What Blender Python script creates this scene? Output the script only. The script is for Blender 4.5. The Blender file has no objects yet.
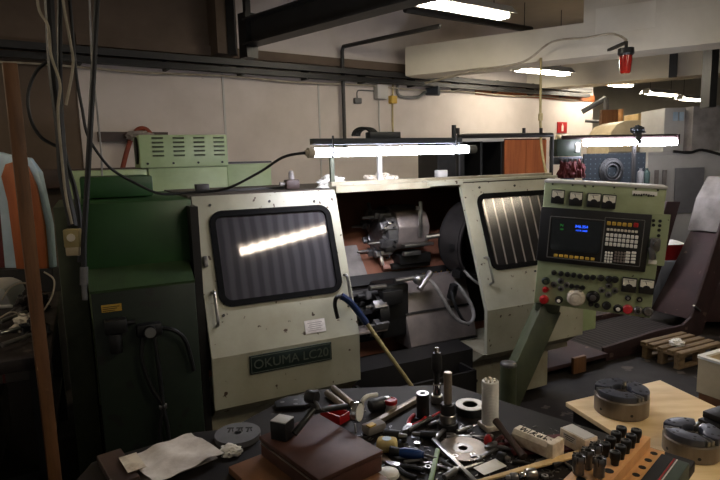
import bpy, bmesh, math, random
from mathutils import Vector, Matrix, Euler, noise
random.seed(7)
SC = bpy.context.scene; COL = SC.collection
V = Vector; R = math.radians
# ------------------------------------------------------------------ camera
FPX = 560.0; PITCH = R(8); ROLL = R(1.5); EYE = V((0, 0, 1.75))
cf = V((0, math.cos(PITCH), -math.sin(PITCH))); r0 = V((1, 0, 0)); u0 = V((0, math.sin(PITCH), math.cos(PITCH)))
cr = r0*math.cos(ROLL) - u0*math.sin(ROLL); cu = r0*math.sin(ROLL) + u0*math.cos(ROLL)
cam = bpy.data.cameras.new('camera'); camo = bpy.data.objects.new('camera', cam); COL.objects.link(camo)
cam.sensor_fit = 'HORIZONTAL'; cam.sensor_width = 36; cam.lens = FPX/720*36; cam.clip_start = .05; cam.clip_end = 200
camo.matrix_world = Matrix(((cr.x, cu.x, -cf.x, EYE.x), (cr.y, cu.y, -cf.y, EYE.y), (cr.z, cu.z, -cf.z, EYE.z), (0, 0, 0, 1)))
SC.camera = camo
def ray(x, y): return cf + cr*(x-360)/FPX - cu*(y-240)/FPX
def pl(x, y, o, n):
    d = ray(x, y); return EYE + d*((V(o)-EYE).dot(n)/d.dot(n))
def az(x, y, z): return pl(x, y, V((0, 0, z)), V((0, 0, 1)))       # point of the photo lying at height z
def dp(x, y, d): return EYE + ray(x, y)*d                           # point at distance d along the view
# ------------------------------------------------------------------ lathe frame and wall frame
MA = R(26); M0 = V((-.80, 2.85, 0)); MX = V((math.cos(MA), math.sin(MA), 0)); MY = V((-math.sin(MA), math.cos(MA), 0))
MM = Matrix.Translation(M0) @ Matrix.Rotation(MA, 4, 'Z'); MI = MM.inverted()
def my(x, y, Y): return MI @ pl(x, y, M0+MY*Y, MY)                  # lathe coordinates of a point in the plane Y
def mw(*p): return MM @ V(p)
W0 = V((-3.86, 6.0, 0)); WX = V((.829, .559, 0)); WN = V((.559, -.829, 0)); WA = math.atan2(WX.y, WX.x)
def wl(x, y, off=0): return pl(x, y, W0+WN*off, WN)
def fr(o, x, y):
    x = V(x).normalized(); y = V(y); z = x.cross(y).normalized(); y = z.cross(x)
    return Matrix(((x.x, y.x, z.x, o[0]), (x.y, y.y, z.y, o[1]), (x.z, y.z, z.z, o[2]), (0, 0, 0, 1)))
# ------------------------------------------------------------------ mesh builder
def spline(pts, n=6):
    pts = [V(p) for p in pts]; out = []
    for i in range(len(pts)-1):
        a = pts[max(i-1, 0)]; b = pts[i]; c = pts[i+1]; d = pts[min(i+2, len(pts)-1)]
        for k in range(n):
            t = k/n
            out.append(.5*((2*b)+(c-a)*t+(2*a-5*b+4*c-d)*t*t+(3*b-a-3*c+d)*t**3))
    out.append(pts[-1]); return out
class B:
    def __init__(s, T=None): s.bm = bmesh.new(); s.T = T or Matrix(); s.mi = 0
    def put(s, tb, T=None):
        bmesh.ops.transform(tb, matrix=s.T @ (T or Matrix()), verts=tb.verts)
        for f in tb.faces: f.material_index = s.mi
        me = bpy.data.meshes.new('t'); tb.to_mesh(me); tb.free(); s.bm.from_mesh(me); bpy.data.meshes.remove(me); return s
    def box(s, c, d, rot=None, bev=0, seg=2):
        tb = bmesh.new(); bmesh.ops.create_cube(tb, size=1)
        bmesh.ops.scale(tb, vec=V(d), verts=tb.verts)
        if bev: bmesh.ops.bevel(tb, geom=tb.edges[:], offset=bev, segments=seg, affect='EDGES', profile=.5)
        T = Matrix.Translation(V(c))
        if rot is not None: T = T @ (rot.to_4x4() if isinstance(rot, Matrix) else Euler(rot).to_matrix().to_4x4())
        return s.put(tb, T)
    def bb(s, a, b, bev=0, seg=2):
        a = V(a); b = V(b); return s.box((a+b)/2, [abs(b[i]-a[i]) for i in range(3)], None, bev, seg)
    def cyl(s, p0, p1, r0, r1=None, seg=20, bev=0):
        p0 = V(p0); p1 = V(p1); d = p1-p0; r1 = r0 if r1 is None else r1
        tb = bmesh.new(); bmesh.ops.create_cone(tb, cap_ends=True, segments=seg, radius1=r0, radius2=r1, depth=d.length)
        if bev:
            es = [e for e in tb.edges if abs(e.verts[0].co.z-e.verts[1].co.z) < 1e-6]
            bmesh.ops.bevel(tb, geom=es, offset=bev, segments=2, affect='EDGES', profile=.5)
        q = V((0, 0, 1)).rotation_difference(d.normalized()).to_matrix().to_4x4()
        return s.put(tb, Matrix.Translation((p0+p1)/2) @ q)
    def tube(s, pts, r, seg=8, sm=6):
        p = spline(pts, sm) if sm else [V(q) for q in pts]
        tb = bmesh.new(); t = (p[1]-p[0]).normalized(); u = t.orthogonal().normalized(); rings = []
        for i, q in enumerate(p):
            t2 = (p[min(i+1, len(p)-1)]-p[max(i-1, 0)])
            if t2.length > 1e-9:
                t2.normalize(); u = (t.rotation_difference(t2) @ u); t = t2
            u = (u-t*u.dot(t)).normalized(); w = t.cross(u)
            rr = r(i/(len(p)-1)) if callable(r) else r
            rings.append([tb.verts.new(q+(u*math.cos(2*math.pi*k/seg)+w*math.sin(2*math.pi*k/seg))*rr) for k in range(seg)])
        for a, b in zip(rings, rings[1:]):
            for k in range(seg): tb.faces.new((a[k], a[(k+1) % seg], b[(k+1) % seg], b[k]))
        tb.faces.new(rings[0][::-1]); tb.faces.new(rings[-1]); return s.put(tb)
    def prism(s, poly, h0, h1, T=None, bev=0):
        tb = bmesh.new(); a = [tb.verts.new((x, y, h0)) for x, y in poly]; b = [tb.verts.new((x, y, h1)) for x, y in poly]; n = len(poly)
        tb.faces.new(a[::-1]); tb.faces.new(b)
        for k in range(n): tb.faces.new((a[k], a[(k+1) % n], b[(k+1) % n], b[k]))
        bmesh.ops.recalc_face_normals(tb, faces=tb.faces)
        if bev: bmesh.ops.bevel(tb, geom=tb.edges[:], offset=bev, segments=2, affect='EDGES', profile=.5)
        return s.put(tb, T)
    def lathe(s, prof, T=None, seg=32, a0=0, a1=2*math.pi):
        tb = bmesh.new(); full = abs(a1-a0-2*math.pi) < 1e-6; n = seg if full else seg+1
        rows = [[tb.verts.new((r*math.cos(a0+(a1-a0)*k/seg), r*math.sin(a0+(a1-a0)*k/seg), z)) for k in range(n)] for r, z in prof]
        for a, b in zip(rows, rows[1:]):
            for k in range(seg):
                k2 = (k+1) % n; tb.faces.new((a[k], a[k2], b[k2], b[k]))
        bmesh.ops.remove_doubles(tb, verts=tb.verts, dist=1e-6); bmesh.ops.recalc_face_normals(tb, faces=tb.faces)
        return s.put(tb, T)
    def ring(s, ro, ri, z0, z1, T=None, seg=40):
        return s.lathe([(ri, z0), (ro, z0), (ro, z1), (ri, z1), (ri, z0)], T, seg)
    def sph(s, c, r, sc=(1, 1, 1), rot=None, seg=20):
        tb = bmesh.new(); bmesh.ops.create_uvsphere(tb, u_segments=seg, v_segments=seg//2+2, radius=r)
        bmesh.ops.scale(tb, vec=V(sc), verts=tb.verts)
        T = Matrix.Translation(V(c))
        if rot is not None: T = T @ Euler(rot).to_matrix().to_4x4()
        return s.put(tb, T)
    def rrect(s, w, h, r, t, z0, z1, T=None, n=6):                   # rounded rectangle ring, t wide (t=0: filled)
        def loop(w, h, r):
            o = []
            for cx, cy, a in ((w/2-r, h/2-r, 0), (-w/2+r, h/2-r, 90), (-w/2+r, -h/2+r, 180), (w/2-r, -h/2+r, 270)):
                for k in range(n+1): o.append((cx+r*math.cos(R(a+90*k/n)), cy+r*math.sin(R(a+90*k/n))))
            return o
        A = loop(w, h, r)
        if not t: return s.prism(A, z0, z1, T)
        Bq = loop(w-2*t, h-2*t, max(r-t, .002)); tb = bmesh.new(); N = len(A)
        vs = [[tb.verts.new((x, y, z)) for x, y in L] for L, z in ((A, z0), (A, z1), (Bq, z1), (Bq, z0))]
        for i in range(4):
            a = vs[i]; b = vs[(i+1) % 4]
            for k in range(N): tb.faces.new((a[k], a[(k+1) % N], b[(k+1) % N], b[k]))
        bmesh.ops.recalc_face_normals(tb, faces=tb.faces); return s.put(tb, T)
    def sheet(s, w, h, T=None, nx=14, ny=10, amp=.006, th=.0015, sc=9, curl=0):   # a slightly crumpled sheet with thickness
        tb = bmesh.new(); top = []; bot = []; off = V((random.random()*9, random.random()*9, 0))
        for j in range(ny+1):
            for i in range(nx+1):
                x = (i/nx-.5)*w; y = (j/ny-.5)*h
                z = amp*(1+noise.noise(V((x*sc, y*sc, 0))+off)) + curl*max(0, abs(x)/w*2-.7)**2
                top.append(tb.verts.new((x, y, z+th))); bot.append(tb.verts.new((x, y, z)))
        q = nx+1
        for j in range(ny):
            for i in range(nx):
                a = j*q+i; tb.faces.new((top[a], top[a+1], top[a+q+1], top[a+q])); tb.faces.new((bot[a], bot[a+q], bot[a+q+1], bot[a+1]))
        edge = [i for i in range(q)]+[j*q+nx for j in range(1, ny+1)]+[ny*q+i for i in range(nx-1, -1, -1)]+[j*q for j in range(ny-1, 0, -1)]
        for a, b in zip(edge, edge[1:]+edge[:1]): tb.faces.new((bot[a], bot[b], top[b], top[a]))
        return s.put(tb, T)
    def rag(s, c, d, sc=14, amp=.5, rz=0):                            # crumpled cloth lump
        tb = bmesh.new(); bmesh.ops.create_icosphere(tb, subdivisions=4, radius=1); off = V((random.random()*9, 0, random.random()*9))
        for v in tb.verts:
            n = noise.fractal(v.co*2.2+off, .9, 2.2, 4); v.co *= 1+amp*n
            if v.co.z < -.35: v.co.z = -.35
        z0 = min(v.co.z for v in tb.verts)
        for v in tb.verts: v.co.z -= z0
        bmesh.ops.scale(tb, vec=V((d[0]/2, d[1]/2, d[2]/1.4)), verts=tb.verts)
        return s.put(tb, Matrix.Translation(V(c)) @ Matrix.Rotation(rz, 4, 'Z'))
def O(name, b, mats, parent=None, world=False, loc=None, smooth=35):
    if not isinstance(mats, (list, tuple)): mats = [mats]
    me = bpy.data.meshes.new(name)
    if parent is None and loc is None:
        xs = [v.co for v in b.bm.verts]
        loc = V(((min(v.x for v in xs)+max(v.x for v in xs))/2, (min(v.y for v in xs)+max(v.y for v in xs))/2, min(v.z for v in xs)))
        bmesh.ops.translate(b.bm, vec=-loc, verts=b.bm.verts)
    if parent is not None and world:
        m = Matrix()
        p = parent
        while p is not None: m = p.matrix_basis @ m; p = p.parent
        bmesh.ops.transform(b.bm, matrix=m.inverted(), verts=b.bm.verts)
    b.bm.to_mesh(me); b.bm.free()
    for m in mats: me.materials.append(m)
    me.polygons.foreach_set('use_smooth', [True]*len(me.polygons)); me.set_sharp_from_angle(angle=R(smooth))
    o = bpy.data.objects.new(name, me); COL.objects.link(o)
    if loc is not None: o.location = loc
    if parent is not None: o.parent = parent
    return o
def tag(o, label, cat, group=None, kind=None):
    o['label'] = label; o['category'] = cat
    if group: o['group'] = group
    if kind: o['kind'] = kind
    return o
def thing(name, label, cat, loc=(0, 0, 0), rz=0, group=None):
    o = bpy.data.objects.new(name, None); COL.objects.link(o); o.empty_display_size = .05
    o.location = loc; o.rotation_euler = (0, 0, rz); return tag(o, label, cat, group)
def struct(name, b, m):
    o = O(name, b, m); o['kind'] = 'structure'; return o
def dup(o, loc=None, parent=None, rz=None):
    c = o.copy(); COL.objects.link(c)
    if loc is not None: c.location = loc
    if rz is not None: c.rotation_euler = (0, 0, rz)
    if parent is not None: c.parent = parent
    for ch in list(o.children): dup(ch, None, c)
    return c
# ------------------------------------------------------------------ materials
def lin(c):
    f = lambda u: (u/12.92 if u <= .04045 else ((u+.055)/1.055)**2.4)
    return tuple(f(x/255) for x in c)+(1,)
def mat(name, c1, c2=None, rough=.5, metal=0, scale=6, lo=.35, hi=.7, bump=0, spots=None, emit=None, stretch=None, r2=None, bscale=None):
    m = bpy.data.materials.new(name); m.use_nodes = True; nt = m.node_tree; N = nt.nodes; L = nt.links
    p = N['Principled BSDF']; p.inputs['Roughness'].default_value = rough; p.inputs['Metallic'].default_value = metal
    p.inputs['Base Color'].default_value = lin(c1)
    if emit: p.inputs['Emission Color'].default_value = lin(c1); p.inputs['Emission Strength'].default_value = emit; return m
    tc = N.new('ShaderNodeTexCoord'); mp = N.new('ShaderNodeMapping'); L.new(tc.outputs['Object'], mp.inputs[0])
    if stretch: mp.inputs['Scale'].default_value = stretch
    nz = N.new('ShaderNodeTexNoise'); nz.inputs['Scale'].default_value = scale; nz.inputs['Detail'].default_value = 7; nz.inputs['Roughness'].default_value = .62
    L.new(mp.outputs[0], nz.inputs['Vector'])
    mr = N.new('ShaderNodeMapRange'); mr.inputs[1].default_value = lo; mr.inputs[2].default_value = hi; L.new(nz.outputs[0], mr.inputs[0])
    col = None
    if c2:
        mx = N.new('ShaderNodeMix'); mx.data_type = 'RGBA'; mx.inputs['A'].default_value = lin(c1); mx.inputs['B'].default_value = lin(c2)
        L.new(mr.outputs[0], mx.inputs['Factor']); col = mx.outputs['Result']
    if r2 is not None:
        rr = N.new('ShaderNodeMapRange'); rr.inputs[3].default_value = rough; rr.inputs[4].default_value = r2; L.new(mr.outputs[0], rr.inputs[0]); L.new(rr.outputs[0], p.inputs['Roughness'])
    if spots:
        sc, ssc, th = spots
        n2 = N.new('ShaderNodeTexNoise'); n2.inputs['Scale'].default_value = ssc; n2.inputs['Detail'].default_value = 3; L.new(tc.outputs['Object'], n2.inputs['Vector'])
        m2 = N.new('ShaderNodeMapRange'); m2.inputs[1].default_value = th; m2.inputs[2].default_value = th+.03; L.new(n2.outputs[0], m2.inputs[0])
        mx2 = N.new('ShaderNodeMix'); mx2.data_type = 'RGBA'; mx2.inputs['B'].default_value = lin(sc); L.new(m2.outputs[0], mx2.inputs['Factor'])
        if col: L.new(col, mx2.inputs['A'])
        else: mx2.inputs['A'].default_value = lin(c1)
        col = mx2.outputs['Result']
    if col: L.new(col, p.inputs['Base Color'])
    if bump:
        bn = N.new('ShaderNodeBump'); bn.inputs['Strength'].default_value = bump; bn.inputs['Distance'].default_value = .01
        src = nz.outputs[0]
        if bscale:
            n3 = N.new('ShaderNodeTexNoise'); n3.inputs['Scale'].default_value = bscale; n3.inputs['Detail'].default_value = 4; L.new(mp.outputs[0], n3.inputs['Vector']); src = n3.outputs[0]
        L.new(src, bn.inputs['Height']); L.new(bn.outputs[0], p.inputs['Normal'])
    return m
def mat_wave(name, c1, c2, rough, scale, axis='X', metal=0, bump=.3, dist=1.5, lo=.2, hi=.8):
    m = mat(name, c1, rough=rough, metal=metal); nt = m.node_tree; N = nt.nodes; L = nt.links; p = N['Principled BSDF']
    tc = N.new('ShaderNodeTexCoord'); w = N.new('ShaderNodeTexWave'); w.bands_direction = axis; w.inputs['Scale'].default_value = scale
    w.inputs['Distortion'].default_value = dist; w.inputs['Detail'].default_value = 3; L.new(tc.outputs['Object'], w.inputs['Vector'])
    mr = N.new('ShaderNodeMapRange'); mr.inputs[1].default_value = lo; mr.inputs[2].default_value = hi; L.new(w.outputs['Fac'], mr.inputs[0])
    mx = N.new('ShaderNodeMix'); mx.data_type = 'RGBA'; mx.inputs['A'].default_value = lin(c1); mx.inputs['B'].default_value = lin(c2)
    L.new(mr.outputs[0], mx.inputs['Factor']); L.new(mx.outputs['Result'], p.inputs['Base Color'])
    if bump:
        bn = N.new('ShaderNodeBump'); bn.inputs['Strength'].default_value = bump; bn.inputs['Distance'].default_value = .003; L.new(w.outputs['Fac'], bn.inputs['Height']); L.new(bn.outputs[0], p.inputs['Normal'])
    return m
def mat_peg(name, c1, c2, pitch, r):
    m = mat(name, c1, rough=.9); nt = m.node_tree; N = nt.nodes; L = nt.links; p = N['Principled BSDF']
    tc = N.new('ShaderNodeTexCoord'); sp = N.new('ShaderNodeSeparateXYZ'); L.new(tc.outputs['Object'], sp.inputs[0])
    out = []
    for ax in (0, 2):
        a = N.new('ShaderNodeMath'); a.operation = 'PINGPONG'; a.inputs[1].default_value = pitch/2; L.new(sp.outputs[ax], a.inputs[0])
        b = N.new('ShaderNodeMath'); b.operation = 'LESS_THAN'; b.inputs[1].default_value = r; L.new(a.outputs[0], b.inputs[0]); out.append(b)
    mu = N.new('ShaderNodeMath'); mu.operation = 'MULTIPLY'; L.new(out[0].outputs[0], mu.inputs[0]); L.new(out[1].outputs[0], mu.inputs[1])
    mx = N.new('ShaderNodeMix'); mx.data_type = 'RGBA'; mx.inputs['A'].default_value = lin(c1); mx.inputs['B'].default_value = lin(c2)
    L.new(mu.outputs[0], mx.inputs['Factor']); L.new(mx.outputs['Result'], p.inputs['Base Color']); return m
Q = {}
Q['cream'] = mat('cream_paint', (176, 174, 154), (152, 148, 126), .42, scale=3, spots=((66, 48, 34), 24, .665))
Q['cream_dirty'] = mat('cream_paint_dirty', (165, 160, 138), (120, 108, 84), .5, scale=4, spots=((60, 44, 30), 18, .7))
Q['pale_green'] = mat('pale_green_paint', (164, 180, 134), (144, 160, 116), .45, scale=4)
Q['panel_green'] = mat('panel_green_paint', (158, 168, 132), (136, 146, 110), .45, scale=7, spots=((70, 70, 50), 30, .72))
Q['green'] = mat('green_paint', (42, 84, 40), (32, 66, 33), .42, scale=2.5)
Q['dark_green'] = mat('dark_green_paint', (30, 42, 28), (22, 31, 21), .5, scale=3, spots=((24, 26, 20), 9, .62))
Q['ledge'] = mat('olive_ledge', (58, 82, 50), (46, 60, 40), .5, scale=6)  # sloping ledge, lighter green than the cabinet
Q['arm_green'] = mat('arm_green_paint', (78, 84, 60), (56, 60, 44), .5, scale=6)
Q['deck'] = mat('dusty_deck', (86, 76, 66), (54, 48, 42), .75, scale=18, bump=.3, spots=((120, 105, 90), 40, .68))
Q['black'] = mat('black_plastic', (13, 13, 14), (20, 20, 20), .5, scale=12)
Q['gasket'] = mat('black_rubber', (9, 9, 9), (14, 13, 13), .75, scale=20)
Q['blackpaint'] = mat('black_steel', (30, 29, 28), (20, 19, 18), .45, scale=8, metal=.3)
Q['rail'] = mat('dark_rail', (40, 38, 36), (28, 26, 25), .5, scale=4)
Q['cavity'] = mat('oily_dark_steel', (28, 25, 23), (18, 16, 15), .55, scale=5)
Q['waycover'] = mat('brown_way_cover', (150, 100, 78), (112, 72, 54), .4, scale=3, metal=.1, stretch=(1, .3, .3))
Q['greycover'] = mat('grey_cover', (138, 127, 120), (100, 92, 87), .38, scale=4, metal=.25)
Q['steel'] = mat('bright_steel', (190, 188, 184), (130, 128, 126), .28, scale=10, metal=.95)
Q['steel_d'] = mat('dark_steel', (128, 126, 124), (84, 82, 82), .32, scale=9, metal=.6)
Q['chrome'] = mat('chrome', (225, 225, 225), rough=.12, metal=1)
Q['iron'] = mat('machined_iron', (140, 130, 118), (104, 92, 78), .4, scale=12, metal=.45, stretch=(1, 1, .2))
Q['chuckjaw'] = mat('blued_steel', (92, 94, 104), (66, 68, 76), .36, scale=14, metal=.35)
Q['white'] = mat('white_plastic', (238, 236, 228), (214, 210, 200), .45, scale=14)
Q['dirtywhite'] = mat('grubby_white_card', (222, 212, 194), (150, 130, 108), .65, scale=16, lo=.45, hi=.75)
Q['paper'] = mat('crumpled_paper', (234, 228, 222), (184, 174, 164), .8, scale=11, bump=.4)
Q['paper_g'] = mat('grey_paper', (158, 150, 144), (128, 118, 110), .8, scale=8)
Q['ink'] = mat('ink', (28, 26, 26), rough=.7)
Q['plywood'] = mat('plywood', (238, 210, 160), (214, 180, 126), .6, scale=3, stretch=(1, 5, 1), spots=((140, 108, 74), 7, .7))
Q['wood'] = mat('rack_wood', (226, 172, 112), (192, 136, 84), .55, scale=8, stretch=(6, 1, 1))
Q['postwood'] = mat('post_wood', (120, 80, 46), (86, 56, 32), .6, scale=5, stretch=(6, 6, .6))
Q['redwood'] = mat('orange_board', (176, 100, 54), (140, 74, 38), .5, scale=3, stretch=(5, 5, .5))
Q['brownbox'] = mat('brown_case', (86, 55, 45), (62, 40, 33), .5, scale=5, r2=.65)
Q['tray'] = mat('worn_brown_board', (128, 86, 56), (92, 60, 38), .55, scale=6)
Q['bench'] = mat('oily_bench_top', (50, 44, 42), (30, 27, 26), .45, scale=7, spots=((74, 64, 58), 12, .66), r2=.6)
Q['trolley'] = mat('trolley_top', (33, 28, 26), (20, 18, 17), .62, scale=9, spots=((78, 74, 72), 16, .69))
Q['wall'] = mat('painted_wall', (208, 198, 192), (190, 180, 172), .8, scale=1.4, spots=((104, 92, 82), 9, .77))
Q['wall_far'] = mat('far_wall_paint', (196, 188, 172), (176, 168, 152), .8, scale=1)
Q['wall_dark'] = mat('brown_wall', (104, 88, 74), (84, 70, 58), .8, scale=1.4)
Q['ceil'] = mat('ceiling_paint', (184, 174, 158), (164, 154, 138), .85, scale=1)
Q['concrete'] = mat('beam_paint', (216, 208, 190), (200, 192, 172), .8, scale=1.2)
Q['floor'] = mat('oily_floor', (44, 39, 36), (28, 25, 23), .65, scale=2.5, spots=((84, 76, 70), 5, .66), r2=.75)
Q['grey'] = mat('grey_paint', (112, 112, 112), (92, 92, 90), .5, scale=5)
Q['lightgrey'] = mat('light_grey_paint', (190, 188, 184), (170, 168, 164), .5, scale=2)
Q['bluegrey'] = mat('dark_bluegrey_steel', (52, 58, 66), (40, 44, 52), .45, scale=6)
Q['winmetal'] = mat('grey_window', (122, 122, 126), (104, 104, 108), .3, scale=3)
Q['guard'] = mat('dark_guard', (66, 62, 60), (46, 43, 42), .35, scale=6, metal=.4)
Q['palletwood'] = mat('pallet_wood', (124, 102, 72), (88, 70, 48), .75, scale=6, stretch=(1, 6, 6))
Q['beige_patch'] = mat('shading_patch', (228, 222, 206), (216, 208, 190), .8, scale=2)
Q['blue'] = mat('blue_plastic', (26, 66, 128), (20, 50, 104), .35, scale=10)
Q['navy'] = mat('navy_handle', (24, 44, 84), (18, 32, 64), .45, scale=10)
Q['paleblue'] = mat('pale_blue_paint', (186, 208, 222), (156, 178, 192), .5, scale=4)
Q['red'] = mat('red_plastic', (176, 26, 28), (150, 20, 22), .4, scale=10)
Q['darkred'] = mat('red_cloth', (88, 16, 18), (58, 10, 12), .8, scale=12)
for k_, v_ in (('gasket', .12), ('trolley', .2), ('brownbox', .25), ('floor', .25), ('bench', .25)): Q[k_].node_tree.nodes['Principled BSDF'].inputs['Specular IOR Level'].default_value = v_
Q['maroon'] = mat('maroon_paint', (54, 27, 27), (36, 19, 19), .75, scale=4, spots=((90, 70, 62), 11, .68))
Q['maroon_belt'] = mat_wave('slatted_belt', (24, 18, 17), (52, 45, 41), .85, 6, 'X', .5, .6, .2)
Q['canvas'] = mat('grey_canvas', (146, 140, 136), (112, 106, 102), .8, scale=5, bump=.2)
Q['yellow'] = mat('yellow_plastic', (206, 170, 70), (180, 140, 46), .5, scale=10)
Q['orange'] = mat('orange_plastic', (214, 104, 34), rough=.5)
Q['brass'] = mat('brass', (190, 150, 80), rough=.3, metal=1)
Q['hose_y'] = mat('wooden_pole', (176, 160, 110), (140, 124, 84), .5, scale=8)
Q['tubegrey'] = mat('grey_hose', (150, 146, 140), (110, 106, 100), .45, scale=14)
Q['cablewhite'] = mat('dirty_white_cable', (176, 166, 146), (140, 128, 108), .6, scale=10)
Q['hosered'] = mat('red_brown_hose', (150, 66, 40), (110, 48, 32), .5, scale=8)
Q['greenstick'] = mat('pale_green_stick', (134, 160, 116), (112, 136, 96), .5, scale=10)
Q['rulewood'] = mat('wooden_strip', (226, 196, 142), (200, 166, 110), .6, scale=5, stretch=(8, 1, 1))
Q['darkwood'] = mat('dark_wood', (70, 50, 42), (48, 34, 30), .5, scale=6)
Q['sponge'] = mat('yellow_sponge', (206, 188, 128), (176, 154, 92), .85, scale=20)
Q['beige'] = mat('beige_plastic', (206, 190, 158), (186, 168, 134), .5, scale=5)
Q['sagegreen'] = mat('sage_plate', (64, 78, 66), (52, 64, 54), .5, scale=8)
Q['plate'] = mat('green_nameplate', (32, 46, 42), (26, 38, 34), .4, scale=9)
Q['plate_let'] = mat('nameplate_letters', (100, 106, 94), rough=.4, metal=.3)
Q['glass'] = mat('screen_glass', (20, 27, 31), rough=.12)
Q['meterface'] = mat('meter_face', (226, 222, 206), rough=.4)
Q['lens'] = mat('red_lens', (150, 26, 14), (100, 14, 9), .2, scale=5)
Q['tyre'] = mat('grey_disc', (96, 96, 98), (74, 74, 76), .6, scale=10)
Q['pane'] = mat_wave('scratched_pane', (70, 68, 71), (86, 84, 87), .05, 4.8, 'X', .3, .03, 1.2)
Q['pane2'] = mat_wave('slatted_pane', (36, 34, 34), (140, 132, 124),   .16, 3.7, 'X', .2, .02, .4, .9, .98)
Q['pane'].node_tree.nodes['Principled BSDF'].inputs['Specular IOR Level'].default_value = .22
Q['peg'] = mat_peg('pegboard_blue', (4, 14, 20), (52, 62, 66), .055, .006)
Q['tube'] = mat('lit_tube', (240, 240, 255), emit=60)
Q['tube_far'] = mat('lit_ceiling_tube', (255, 244, 222), emit=78)
Q['tube_near'] = mat('weak_ceiling_tube', (255, 240, 214), emit=58)  # output lowered to keep the foreground darker
Q['tube_dim'] = mat('dim_ceiling_tube', (255, 236, 206), emit=42)
Q['scr_blue'] = mat('screen_blue_text', (40, 90, 255), emit=1.6)
Q['scr_green'] = mat('screen_green_text', (30, 110, 40), emit=.5)
Q['led_red'] = mat('pink_red_button', (190, 40, 52), rough=.35)
def text(name, s, size, T, m, parent, world=False, ext=.001, align='CENTER', sx=1):
    cu_ = bpy.data.curves.new('txt', 'FONT'); cu_.body = s; cu_.size = size; cu_.extrude = ext; cu_.align_x = align; cu_.align_y = 'CENTER'
    to = bpy.data.objects.new('txt', cu_); COL.objects.link(to)
    bpy.context.view_layer.update()
    me = bpy.data.meshes.new_from_object(to.evaluated_get(bpy.context.evaluated_depsgraph_get()))
    bpy.data.objects.remove(to); b = B(T @ Matrix.Diagonal((sx, 1, 1, 1))); tb = bmesh.new(); tb.from_mesh(me); bpy.data.meshes.remove(me); b.put(tb)
    return O(name, b, m, parent, world)
# ================================================================== THE SETTING
CEIL = 4.1
b = B(); b.bb((-7, -4, -.1), (16, 20, 0)); struct('floor', b, Q['floor'])
b = B(); b.bb((-7, -4, CEIL), (16, 20, CEIL+.12)); struct('ceiling', b, Q['ceil'])
T = fr(W0, WX, (0, 0, 1))                                             # x along the wall, y up, z towards the room
wend = 10.6
b = B(T); b.bb((.87, 0, -.15), (2.6, 2.98, 0)); b.bb((2.6, 0, -.15), (wend, CEIL, 0)); struct('wall_back', b, Q['wall'])
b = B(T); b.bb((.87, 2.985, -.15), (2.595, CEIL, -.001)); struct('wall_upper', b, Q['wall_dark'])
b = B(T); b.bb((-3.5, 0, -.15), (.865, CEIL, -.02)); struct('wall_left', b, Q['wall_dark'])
b = B(); b.bb((3.5, 18.4, 0), (16, 18.6, CEIL)); struct('wall_far', b, Q['wall_far'])
b = B(T); b.bb((wend-.15, 0, -8), (wend, CEIL, -.15)); struct('wall_recess', b, Q['wall_far'])
# wall seams and the darker strip above the overhead rail
def wpt(x, y, off=0):
    q = T.inverted() @ wl(x, y, off); return q
n = 0
for (x, y0, y1) in ((222, 72, 138), (318, 82, 150)):
    a = wpt(x, y0); c = wpt(x+1.5, y1); n += 1
    b = B(T); b.bb((a.x-.012, c.y-1.2, 0), (a.x+.012, a.y, .012)); struct('trim_%d' % n, b, Q['lightgrey'])
a = wpt(100, 42); c = wpt(205, 52)
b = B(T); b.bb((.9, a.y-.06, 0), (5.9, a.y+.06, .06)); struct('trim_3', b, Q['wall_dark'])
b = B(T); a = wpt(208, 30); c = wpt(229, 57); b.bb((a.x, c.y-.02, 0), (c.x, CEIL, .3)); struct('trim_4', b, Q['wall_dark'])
a = wpt(475, 85); c = wpt(590, 101)
b = B(T); b.bb((a.x, a.y-.16, 0), (wend, a.y-.04, .03)); struct('trim_5', b, Q['redwood'])
# painted beams under the ceiling
bd = V((.87, -.5, 0)).normalized()
def beam(px, py, z0, z1, t0, t1, w, i, m='concrete'):
    p = az(px, py, z0); Tb = fr((p.x, p.y, 0), bd, (0, 0, 1))         # front face through the pixel's point at height z0, z towards camera side
    q = B(Tb); q.bb((t0, z0, 0), (t1, z1, -w)); return struct('trim_%d' % i, q, Q[m])
beam(480, 68, 3.0, 3.42, -1.15, 6.5, .5, 6)
p = az(480, 68, 3.0)
b = B(fr((p.x, p.y, 0), bd, (0, 0, 1))); b.bb((1.35, 3.42, -.5), (6.5, CEIL, 0)); struct('trim_7', b, Q['concrete'])
beam(720, 73, 3.0, 3.45, -3.6, 5, .5, 8)
bp = az(720, 73, 3.0); Tb = fr((bp.x, bp.y, 0), bd, (0, 0, 1))
def bpt(x, y, Tq, o): q = Tq.inverted() @ pl(x, y, o, Tq.to_3x3() @ V((0, 0, 1))); return q
q0 = bpt(670, 50, Tb, bp); q1 = bpt(677, 75, Tb, bp)
b = B(Tb); b.bb((q0.x, 2.99, .0), (q1.x, 3.44, .12)); struct('trim_9', b, Q['rail'])  # dark block standing in for a shaded notch in the beam
bp = az(480, 68, 3.0); Tb = fr((bp.x, bp.y, 0), bd, (0, 0, 1)); q0 = bpt(596, 9, Tb, bp); q1 = bpt(655, 27, Tb, bp)
b = B(Tb); b.bb((q0.x, q1.y, 0), (q1.x, q0.y, .012)); struct('trim_10', b, Q['beige_patch'])  # lighter patch, shading put into the beam face as colour
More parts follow.
